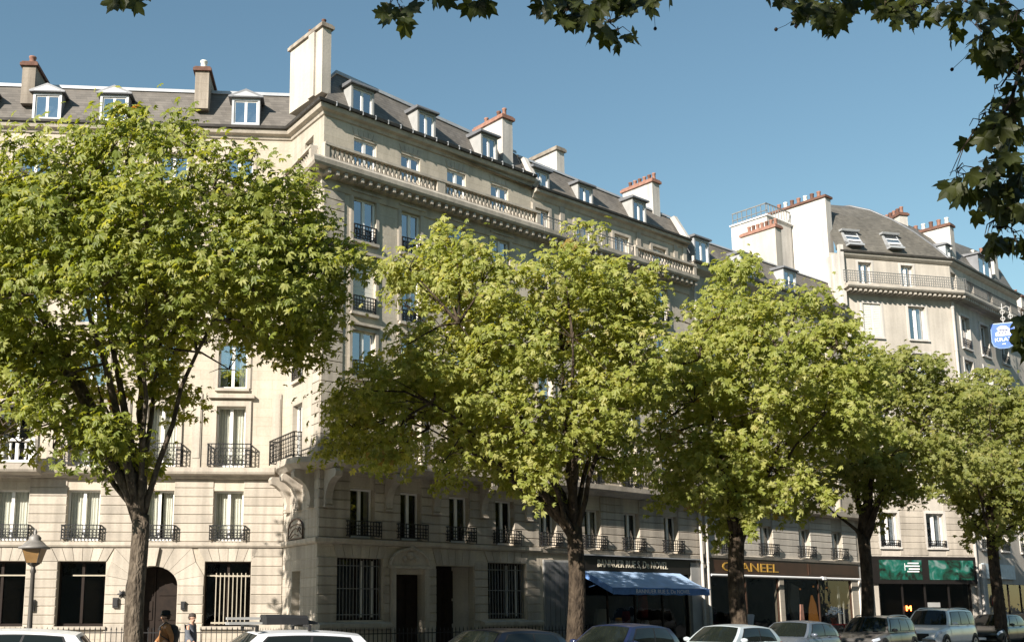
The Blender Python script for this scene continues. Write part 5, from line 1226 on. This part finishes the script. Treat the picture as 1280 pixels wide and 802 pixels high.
# ------------------------------------------------------------------ cars
def interp(x, pts):
    for (x0, y0), (x1, y1) in zip(pts[:-1], pts[1:]):
        if x0 >= x >= x1: f = (x0 - x) / max(1e-6, x0 - x1); f = f if True else f; return y0 + (y1 - y0) * f
    return pts[0][1] if x > pts[0][0] else pts[-1][1]
def car(label, pos, ang, col, L=4.1, W=1.76, H=1.46, kind='hatch', name='parked_car', rough=.28, group='cars parked along the kerb', cat='car'):
    t = thing(name, label, cat, pos, R(90 - ang), group)
    key = 'paint%s' % (col,); paint = M.get(key) or M.setdefault(key, plain('car_paint', col, rough, .15, .6, .04, 2))
    if 'Coat Weight' in paint.node_tree.nodes['Principled BSDF'].inputs: paint.node_tree.nodes['Principled BSDF'].inputs['Coat Weight'].default_value = .3; paint.node_tree.nodes['Principled BSDF'].inputs['Coat Roughness'].default_value = .06
    suv = kind == 'suv'; belt = H * (.60 if suv else .615); hw = W / 2; f_, r_ = L / 2, -L / 2
    xw = f_ - (1.12 if suv else .98); xr0 = xw - (.62 if suv else .78); xr1 = r_ + (.28 if suv else (.5 if kind == 'hatch' else 1.25)); xb1 = r_ + (.06 if suv else (.1 if kind == 'hatch' else .5))
    top = [(f_, .55), (f_ - .05, .72 if suv else .66), (f_ - .22, belt - .2), (f_ - .6, belt - .1), (xw, belt), (xb1 + .3, belt + .03), (xb1, belt), (r_ + .05, belt - .06), (r_, .6)]
    xs = sorted(set([f_, f_ - .03, f_ - .08, f_ - .18, f_ - .35, f_ - .6] + [f_ - .6 - (L - 1.1) * k / 14 for k in range(15)] + [r_ + .3, r_ + .15, r_ + .05, r_]), reverse=True)
    def wid(x): return hw * (1 - .17 * abs(2 * x / L) ** 6)
    fr = [(.82, .0), (.95, .1), (.995, .38), (1.0, .55), (.975, .8), (.93, .955), (.80, 1.0), (.4, 1.02), (0, 1.025)]
    def sec(x):
        tp = interp(x, top); zl = .2 + (.12 if abs(x) > L / 2 - .1 else 0)
        return [(wid(x) * a, zl + (tp - zl) * b) for a, b in fr]
    mb = MB(); m = len(fr); full = 2 * m - 1
    for x in xs:
        s_ = sec(x); mb.v += [(x, -a, b) for a, b in s_] + [(x, a, b) for a, b in s_[-2::-1]]
    for i in range(len(xs) - 1):
        for j in range(full - 1): mb.f.append((i * full + j, i * full + j + 1, (i + 1) * full + j + 1, (i + 1) * full + j))
        mb.f.append((i * full, (i + 1) * full, (i + 1) * full + full - 1, i * full + full - 1))
    mb.f.append(tuple(range(full))); k = (len(xs) - 1) * full; mb.f.append(tuple(range(k + full - 1, k - 1, -1)))
    obj('body', mb, paint, t, smooth=True)
    def side(tt, v, sy=1):
        b = Vector((xw - .12 + (xb1 + .04 - xw + .12) * tt, 0, belt - .02)); b.y = wid(b.x) * .93
        e = 2 * tt - 1; u = Vector((xr0 + (xr1 - xr0) * tt, hw * (.74 - .03 * e * e), H - .07 - .055 * e * e - (.02 * (tt if suv else tt * 3))))
        p = b.lerp(u, v); p.y += .035 * math.sin(math.pi * v); p.y *= sy; return p
    def patch(fn, nu, nv):
        mb = MB()
        for i in range(nu + 1):
            for j in range(nv + 1): mb.v.append(tuple(fn(i / nu, j / nv)))
        for i in range(nu):
            for j in range(nv): q = i * (nv + 1) + j; mb.f.append((q, q + nv + 1, q + nv + 2, q + 1))
        return mb
    def wind(u, v):
        p = side(0, v); s_ = 2 * u - 1; return Vector((p.x + .14 * (1 - s_ * s_) * (1 - .45 * v), p.y * s_, p.z + .05 * (1 - s_ * s_) * v))
    def rear(u, v):
        p = side(1, v); s_ = 2 * u - 1; return Vector((p.x - .07 * (1 - s_ * s_), p.y * s_, p.z + .05 * (1 - s_ * s_) * v))
    def roof(u, v):
        p = side(v, 1); s_ = 2 * u - 1; return Vector((p.x + (.077 * (1 - v) - .07 * v) * (1 - s_ * s_), p.y * s_, p.z + .055 * (1 - s_ * s_)))
    cb = MB()
    for fn, nu, nv in ((roof, 10, 14), (wind, 10, 6), (rear, 10, 6), (lambda u, v: side(u, v, 1), 14, 6), (lambda u, v: side(u, v, -1), 14, 6)):
        q = patch(fn, nu, nv); cb.add(q.v, q.f)
    obj('cabin', cb, paint, t, smooth=True)
    def glassp(name, fn, u0, u1, v0, v1, off, nu=6, nv=4):
        q = patch(lambda u, v: fn(u0 + (u1 - u0) * u, v0 + (v1 - v0) * v) + off, nu, nv); obj(name, q, 'cwin', t, smooth=True)
    glassp('windshield', wind, .05, .95, .06, .95, Vector((.012, 0, .006)), 8)
    glassp('rear_window', rear, .09, .91, .12, .88, Vector((-.012, 0, .004)), 8)
    cuts = [.07, .40, .70, .93] if suv else ([.10, .50, .86] if kind == 'hatch' else [.1, .5, .88])
    for sy in (1, -1):
        obj('window_trim', patch(lambda u, v: side(cuts[0] - .012 + (cuts[-1] - cuts[0] + .024) * u, .05 + .85 * v, sy) + Vector((0, .005 * sy, .001)), 12, 4), 'plastic', t, smooth=True)
        for a, b in zip(cuts[:-1], cuts[1:]): glassp('side_window', lambda u, v, sy=sy: side(u, v, sy), a + .012, b - .012, .1, .86, Vector((0, .009 * sy, .002)))
        def bs(x, f):
            s_ = sec(x); i = 0
            g = f * (len(fr) - 4) + 1; i = int(g); g -= i; a, b = s_[i], s_[min(i + 1, len(s_) - 1)]; return Vector((x, sy * (a[0] + (b[0] - a[0]) * g), a[1] + (b[1] - a[1]) * g))
        d0 = xw - .2; d1 = r_ + (1.0 if kind != 'suv' else 1.1); dm = (d0 + d1) / 2 - .05
        for a, b in ((d0, dm), (dm - .015, d1)):
            q = patch(lambda u, v, a=a, b=b: bs(a - .01 + (b - a + .02) * u, .12 + .8 * v) + Vector((0, .008 * sy, 0)), 5, 5); dr = obj('door', q, paint, t, smooth=True)
            h = MB(); hp = bs(b + .2, .82); h.tube([hp + Vector((-.09, .02 * sy, 0)), hp + Vector((-.06, .04 * sy, 0)), hp + Vector((.06, .04 * sy, 0)), hp + Vector((.09, .02 * sy, 0))], .014, 6); sub(dr, 'handle', h, paint)
        mr = MB(); c = side(.1, .06, sy) + Vector((.05, .0, .03)); mr.lathe([(0, -.09), (.08, -.06), (.1, 0), (.085, .05), (0, .08)], 10); me = mr.mesh('wing_mirror', True)
        me.transform(Matrix.Diagonal((.75, 1.2, .85, 1))); obj('wing_mirror', me, paint, t, c + Vector((0, .15 * sy, .03)))
        mb2 = MB(); mb2.prism([(f_ - .48, belt - .26), (f_ - .02, belt - .38), (f_ - .03, belt - .24), (f_ - .34, belt - .15)], -.05, .0)
        q = patch(lambda u, v: (lambda x, f: bs(x, f))(f_ - .04 - .42 * u, .58 + (.28) * v * (1 - .35 * u)) + Vector((.02, .012 * sy, .004)), 6, 4); obj('headlight', q, 'lens', t, smooth=True)
        q = patch(lambda u, v: bs(r_ + .05 + .25 * u, .6 + .3 * v) + Vector((-.02, .012 * sy, 0)), 4, 4); obj('tail_light', q, 'red', t, smooth=True)
        for x in (f_ - .78, r_ + .72):
            ar = MB(); rw = .345 if suv else .315
            ar.lathe([(rw + .075, -.1), (rw + .075, .012), (.0, .012)], 22); me = ar.mesh('arch_shade_disc'); me.transform(Matrix.Rotation(R(-90 * sy), 4, 'X')); obj('arch_shade_disc', me, 'plastic', t, (x, sy * (wid(x) - .0), rw))  # black disc on the body side, standing in for the shaded arch hollow
            wm = MB(); wm.lathe([(rw - .1, -.2), (rw - .02, -.2), (rw, -.17), (rw, .0), (rw - .02, .022), (rw - .11, .026), (rw - .12, .016)], 24); me = wm.mesh('wheel', True); me.transform(Matrix.Rotation(R(-90 * sy), 4, 'X')); wo = obj('wheel', me, 'tyre', t, (x, sy * (wid(x) + .0), rw))
            rm = MB(); rm.lathe([(rw - .12, 0), (rw - .13, .02), (.09, .014), (.07, .03), (0, .032)], 20); me = rm.mesh('rim'); me.transform(Matrix.Rotation(R(-90 * sy), 4, 'X')); sub(wo, 'rim', me, 'rim')
        if suv:
            rl = MB(); pp = [side(.06 + .88 * k / 8, 1.0, sy) + Vector((0, -.04 * sy, .06 if 0 < k < 8 else .01)) for k in range(9)]; rl.tube(pp, .02, 6); obj('roof_rail', rl, 'rim', t)
    q = patch(lambda u, v: Vector((f_ + .012 - .02 * abs(2 * u - 1) ** 2 * 3, (2 * u - 1) * hw * .52, .34 + (belt - .36 - .3) * v)), 6, 3); obj('grille', q, 'plastic', t)
    mb = MB(); mb.box(f_ + .014, f_ + .03, -.26, .26, .36, .47); obj('number_plate', mb, 'pwhite', t)
    mb = MB(); mb.box(r_ - .03, r_ - .005, -.26, .26, .55, .66); obj('number_plate', mb, 'pwhite', t)
    return t
M['cwin'] = plain('tinted_car_window', (.010, .013, .011), .05, 0, .4, .1, 2)
car('white parked car at the left edge of the street below the lamp', (-8.6, 21.8, 0), 258, (.74, .75, .74), 4.2, 1.78, 1.5)
rb = car('white parked car carrying a dark roof box and rack', (-2.95, 21.9, 0), 246, (.72, .74, .76), 4.4, 1.8, 1.47)
car('dark navy parked car under the barred ground floor window', (1.75, 24.3, 0), 228, (.006, .007, .014), 4.2, 1.78, 1.45)
car('blue parked hatchback in front of the awning shop', (5.3, 27.9, 0), 226, (.012, .02, .06), 4.0, 1.76, 1.5)
car('silver blue parked hatchback right of the awning shop', (9.25, 31.6, 0), 228, (.46, .52, .55), 4.0, 1.75, 1.42)
car('grey blue parked hatchback before the gold lettered shop', (12.9, 36.1, 0), 225, (.10, .12, .15), 4.0, 1.76, 1.47)
car('brown grey parked crossover left of the white off-road car', (17.75, 41.0, 0), 225, (.085, .08, .075), 4.4, 1.84, 1.58, 'suv')
car('white parked off-road car with roof rails below the green panels', (22.75, 46.2, 0), 227, (.82, .82, .81), 4.7, 1.88, 1.84, 'suv')
car('dark green parked car right of the white off-road car', (28.0, 51.2, 0), 227, (.02, .024, .02), 4.2, 1.8, 1.6)
car('black parked car at the right edge of the row', (32.4, 56.0, 0), 227, (.03, .03, .032), 4.2, 1.8, 1.6)
# roof box and rack on the second car: carried things
RB = thing('roof_box', 'dark roof box and bars strapped on the white car', 'roof box', rb.location + Vector((0, 0, 1.5)), rb.rotation_euler.z)
mb = MB()
secs = [(-.95, .05), (-.72, .12), (-.68, .24), (-.1, .27), (.22, .27), (.24, .1)]
for x, w_ in secs: hgt = .04 + w_ * .72; mb.v += [(x, -w_, .03), (x, w_, .03), (x, w_ * .96, hgt * .75), (x, w_ * .7, hgt), (x, -w_ * .7, hgt), (x, -w_ * .96, hgt * .75)]
for i in range(len(secs) - 1):
    for j in range(6): mb.f.append((i * 6 + j, i * 6 + (j + 1) % 6, (i + 1) * 6 + (j + 1) % 6, (i + 1) * 6 + j))
mb.f += [tuple(range(5, -1, -1)), tuple(range(len(secs) * 6 - 6, len(secs) * 6))]
obj('shell', mb, 'plastic', RB)
for x in (-.6, .5): m = MB(); m.box(x - .03, x + .03, -.6, .6, -.015, .03); m.box(x - .03, x + .03, -.6, -.54, -.1, -.015); m.box(x - .03, x + .03, .54, .6, -.1, -.015); obj('crossbar', m, 'plastic', RB)
for y, z0, z1 in ((-.24, .03, .085), (-.05, .035, .08), (-.2, .13, .18)): m = MB(); m.box(.25, .95, y, y + .12, z0, z1); obj('strapped_board', m, 'grey', RB)

# ------------------------------------------------------------------ motor scooters and flowers in front of the brown shop
def scooter(label, pos, rz, col):
    t = thing('motor_scooter', label, 'scooter', pos, rz, 'scooters parked by the brown shop')
    p = plain('scooter_paint', col, .3, 0, .6, .04, 3)
    mb = MB(); mb.prism([(-.75, .45), (-.3, .32), (.25, .3), (.4, .35), (.62, .95), (.5, 1.0), (.3, .5), (.05, .45), (-.1, .72), (-.8, .78)], -.15, .15); obj('body', mb, p, t)
    mb = MB(); mb.prism([(-.78, .79), (-.1, .73), (-.05, .8), (-.3, .87), (-.78, .9)], -.14, .14); obj('seat', mb, 'plastic', t)
    mb = MB(); mb.prism([(.5, 1.0), (.6, .98), (.5, 1.45), (.42, 1.42)], -.2, .2); obj('windscreen', mb, 'lens', t)
    mb = MB(); mb.tube([(.42, -.33, 1.06), (.5, 0, 1.02), (.42, .33, 1.06)], .02, 6); mb.tube([(.5, 0, 1.02), (.72, 0, .3)], .035, 6); obj('handlebar', mb, 'plastic', t)
    for x in (-.6, .72):
        wm = MB(); wm.lathe([(.14, -.05), (.24, -.05), (.26, 0), (.24, .05), (.14, .05)], 16); me = wm.mesh('wheel', True); me.transform(Matrix.Rotation(R(90), 4, 'X')); wo = obj('wheel', me, 'tyre', t, (x, 0, .26))
        rm = MB(); rm.lathe([(0, -.03), (.14, -.03), (.14, .03), (0, .03)], 12); me = rm.mesh('rim'); me.transform(Matrix.Rotation(R(90), 4, 'X')); sub(wo, 'rim', me, 'rim')
    mb = MB(); mb.lathe([(.0, -.04), (.07, -.04), (.075, .02), (0, .03)], 10); me = mb.mesh('headlight'); me.transform(Matrix.Rotation(R(90), 4, 'Y')); obj('headlight', me, 'lens', t, (.62, 0, .9))
scooter('white scooter with windscreen parked behind the tree trunk by the brown shop', (14.3, 44.0, .13), R(200), (.7, .7, .68))
scooter('dark scooter with pale screen left of the tree by the brown shop', (12.9, 43.2, .13), R(20), (.05, .05, .055))
FT = thing('flower_table', 'dark red table holding white flowers outside the brown shop', 'table', (19.9, 50.2, .13))
mb = MB(); mb.box(-.6, .6, -.35, .35, .9, .95)
for x in (-.52, .52):
    for y in (-.28, .28): mb.box(x - .03, x + .03, y - .03, y + .03, 0, .9)
obj('table_frame', mb, 'redp', FT)
BQ = thing('bouquet', 'bunch of white flowers in a pot standing on the dark red table', 'flowers', (19.8, 50.15, 1.08))
mb = MB(); mb.lathe([(.1, 0), (.17, .3), (.15, .3), (.09, .04)], 12); obj('pot', mb, 'terrad', BQ)
mb = MB()
for k in range(70):
    a, e, r = rnd.uniform(0, 6.28), rnd.uniform(.1, 1.4), rnd.uniform(.25, .42); c = (r * math.cos(a) * math.cos(e), r * math.sin(a) * math.cos(e), .38 + r * math.sin(e)); mb.lathe([(0, -.04), (.05, -.01), (.04, .03), (0, .05)], 5, c)
tag(obj('blossoms', mb, 'pwhite', BQ), kind='stuff')

# ------------------------------------------------------------------ people
def skin(name, V, E, Rr, mat, parent, root=0, lv=2):
    me = bpy.data.meshes.new(name); me.from_pydata(V, E, []); me.materials.append(M[mat] if isinstance(mat, str) else mat)
    o = bpy.data.objects.new(name, me); COL.objects.link(o); o.parent = parent
    md = o.modifiers.new('skin', 'SKIN'); md.use_smooth_shade = True
    sk = me.skin_vertices[0].data
    for i, r in enumerate(Rr): sk[i].radius = r if isinstance(r, tuple) else (r, r)
    for i in range(len(V)): sk[i].use_root = (i == root)
    s_ = o.modifiers.new('sub', 'SUBSURF'); s_.levels = lv; s_.render_levels = lv
    return o
def person(label, pos, rz, k, coat, trousers, skinc, hairc, hat=None, pack=None, stride=.28):
    t = thing('person', label, 'person', pos, rz)      # faces +x
    t.scale = (k, k, k)
    sm = plain('skin_tone', skinc, .55, 0, .35, .05, 8); cm = plain('coat_cloth', coat, .85, 0, .15, .2, 9, .3); tm = plain('trouser_cloth', trousers, .85, 0, .15, .15, 9); hm = plain('hair', hairc, .7, 0, .2, .3, 20)
    V, E, Q = [], [], []
    def ch(pts, rs, start=None):
        prev = start
        for p, r in zip(pts, rs):
            V.append(p); Q.append(r); i = len(V) - 1
            if prev is not None: E.append((prev, i))
            prev = i
        return prev
    pel = ch([(0, 0, .95)], [(.15, .11)]); ne = ch([(.0, 0, 1.12), (.01, 0, 1.3), (.0, 0, 1.42), (.015, 0, 1.5)], [(.15, .1), (.16, .11), (.1, .08), .055], pel); chest = 2
    hd = ch([(.03, 0, 1.57), (.045, 0, 1.64), (.03, 0, 1.71)], [(.07, .075), (.085, .095), (.07, .08)], ne)
    ch([(.125, 0, 1.625), (.148, 0, 1.605)], [.022, .014], hd - 1); ch([(.10, 0, 1.55)], [.03], hd - 2)
    for s_ in (1, -1):
        ch([(.02, s_ * .1, 1.62), (.0, s_ * .115, 1.64)], [.018, .012], hd - 1)
        sw = stride * .7 * s_
        w_ = ch([(0, s_ * .19, 1.4), (-.03 - sw * .5, s_ * .235, 1.14), (.06 - sw, s_ * .24, .93), (.08 - sw * 1.05, s_ * .235, .87)], [.06, .046, .034, (.035, .022)], chest)
        for j, (dx, l) in enumerate(((-.03, .062), (-.01, .075), (.012, .072), (.032, .056))): ch([(.085 - sw * 1.05 + dx, s_ * .235, .83), (.09 - sw * 1.05 + dx, s_ * .23, .83 - l * .55), (.082 - sw * 1.05 + dx, s_ * .22, .83 - l)], [.0105, .0095, .008], w_)
        ch([(.125 - sw * 1.05, s_ * .228, .85), (.14 - sw * 1.05, s_ * .222, .815)], [.012, .009], w_)
        st = stride * s_
        ch([(.01, s_ * .09, .88), (.06 + st * .6, s_ * .095, .5), (-.03 + st, s_ * .095, .1), (.1 + st, s_ * .1, .045), (.17 + st, s_ * .1, .04)], [.085, .055, .04, .035, .028], pel)
    skin('body', V, E, Q, sm, t)
    # coat
    V, E, Q = [], [], []
    a = ch([(0, 0, .82)], [(.20, .155)]); b = ch([(0, 0, 1.0), (.0, 0, 1.18), (-.01, 0, 1.34), (0, 0, 1.44)], [(.2, .145), (.205, .145), (.17, .13), (.09, .085)], a)
    for s_ in (1, -1):
        sw = stride * .7 * s_; ch([(-.005, s_ * .2, 1.4), (-.03 - sw * .5, s_ * .255, 1.14), (.05 - sw * .95, s_ * .25, .95)], [.085, .068, .05], 3)
    skin('coat', V, E, Q, cm, t)
    V, E, Q = [], [], []
    a = ch([(0, 0, .93)], [(.16, .125)])
    for s_ in (1, -1):
        st = stride * s_; ch([(.01, s_ * .095, .82), (.06 + st * .6, s_ * .097, .5), (-.03 + st, s_ * .097, .12)], [.1, .072, .06], a)
    skin('trousers', V, E, Q, tm, t)
    for s_ in (1, -1):
        st = stride * s_; skin('shoe', [(-.06 + st, s_ * .097, .05), (.06 + st, s_ * .1, .05), (.18 + st, s_ * .102, .035)], [(0, 1), (1, 2)], [.05, .05, .038], 'plastic', t)
    mb = MB(); mb.lathe([(.098, -.03), (.108, .02), (.1, .07), (.07, .105), (0, .12)], 14); me = mb.mesh('hair', True); me.transform(Matrix.Diagonal((1.08, .92, 1, 1))); obj('hair', me, hm, t, (.02, 0, 1.66))
    mb = MB(); mb.lathe([(0, -.09), (.06, -.07), (.085, 0), (.06, .06), (0, .08)], 12); me = mb.mesh('hair', True); obj('hair', me, hm, t, (-.03, 0, 1.65))
    for s_ in (1, -1): mb = MB(); mb.lathe([(0, -.008), (.012, 0), (0, .008)], 8); obj('eye', mb, 'plastic', t, (.122, s_ * .034, 1.655))
    mb = MB(); mb.box(.115, .128, -.025, .025, 1.572, 1.58); obj('mouth', mb, 'terrad', t)
    if hat:
        mb = MB(); mb.lathe([(.155, -.01), (.16, .0), (.115, .02), (.112, .09), (.085, .125), (0, .135)], 16); me = mb.mesh('hat', True); me.transform(Matrix.Diagonal((1.1, .95, 1, 1))); obj('hat', me, plain('hat_felt', hat, .9, 0, .1, .2, 12), t, (.02, 0, 1.695))
    if pack:
        mb = MB(); secs = [(.88, .12, .06), (.98, .17, .1), (1.2, .18, .12), (1.38, .15, .09), (1.44, .08, .04)]
        for z, y, d in secs: mb.v += [(-.12, -y, z), (-.12, y, z), (-.14 - d * 1.2, y * .9, z), (-.16 - d * 1.8, 0, z), (-.14 - d * 1.2, -y * .9, z)]
        for i in range(4):
            for j in range(5): mb.f.append((i * 5 + j, i * 5 + (j + 1) % 5, (i + 1) * 5 + (j + 1) % 5, (i + 1) * 5 + j))
        mb.f += [(4, 3, 2, 1, 0), (20, 21, 22, 23, 24)]
        bp_ = thing('backpack', 'large black backpack worn by the person in the brown jacket', 'backpack', t.location, rz); bp_.scale = (k, k, k)
        obj('bag', mb, plain('backpack_nylon', pack, .7), bp_, smooth=True)
        for s_ in (1, -1): m = MB(); m.tube([(-.13, s_ * .1, 1.42), (.02, s_ * .12, 1.5), (.15, s_ * .12, 1.38), (.15, s_ * .14, 1.15), (-.1, s_ * .16, 1.0)], .017, 6); obj('strap', m, 'plastic', bp_)
    return t
person('person walking left in a brown jacket and dark brimmed hat', (-6.25, 26.5, .13), R(200), .92, (.30, .145, .06), (.03, .03, .035), (.42, .25, .17), (.03, .02, .015), (.02, .02, .02), (.015, .015, .016))
person('person walking right in a slate grey jacket beside the carved doorway wall', (-6.0, 28.3, .13), R(-20), .90, (.10, .11, .13), (.04, .04, .05), (.40, .24, .17), (.05, .04, .035))
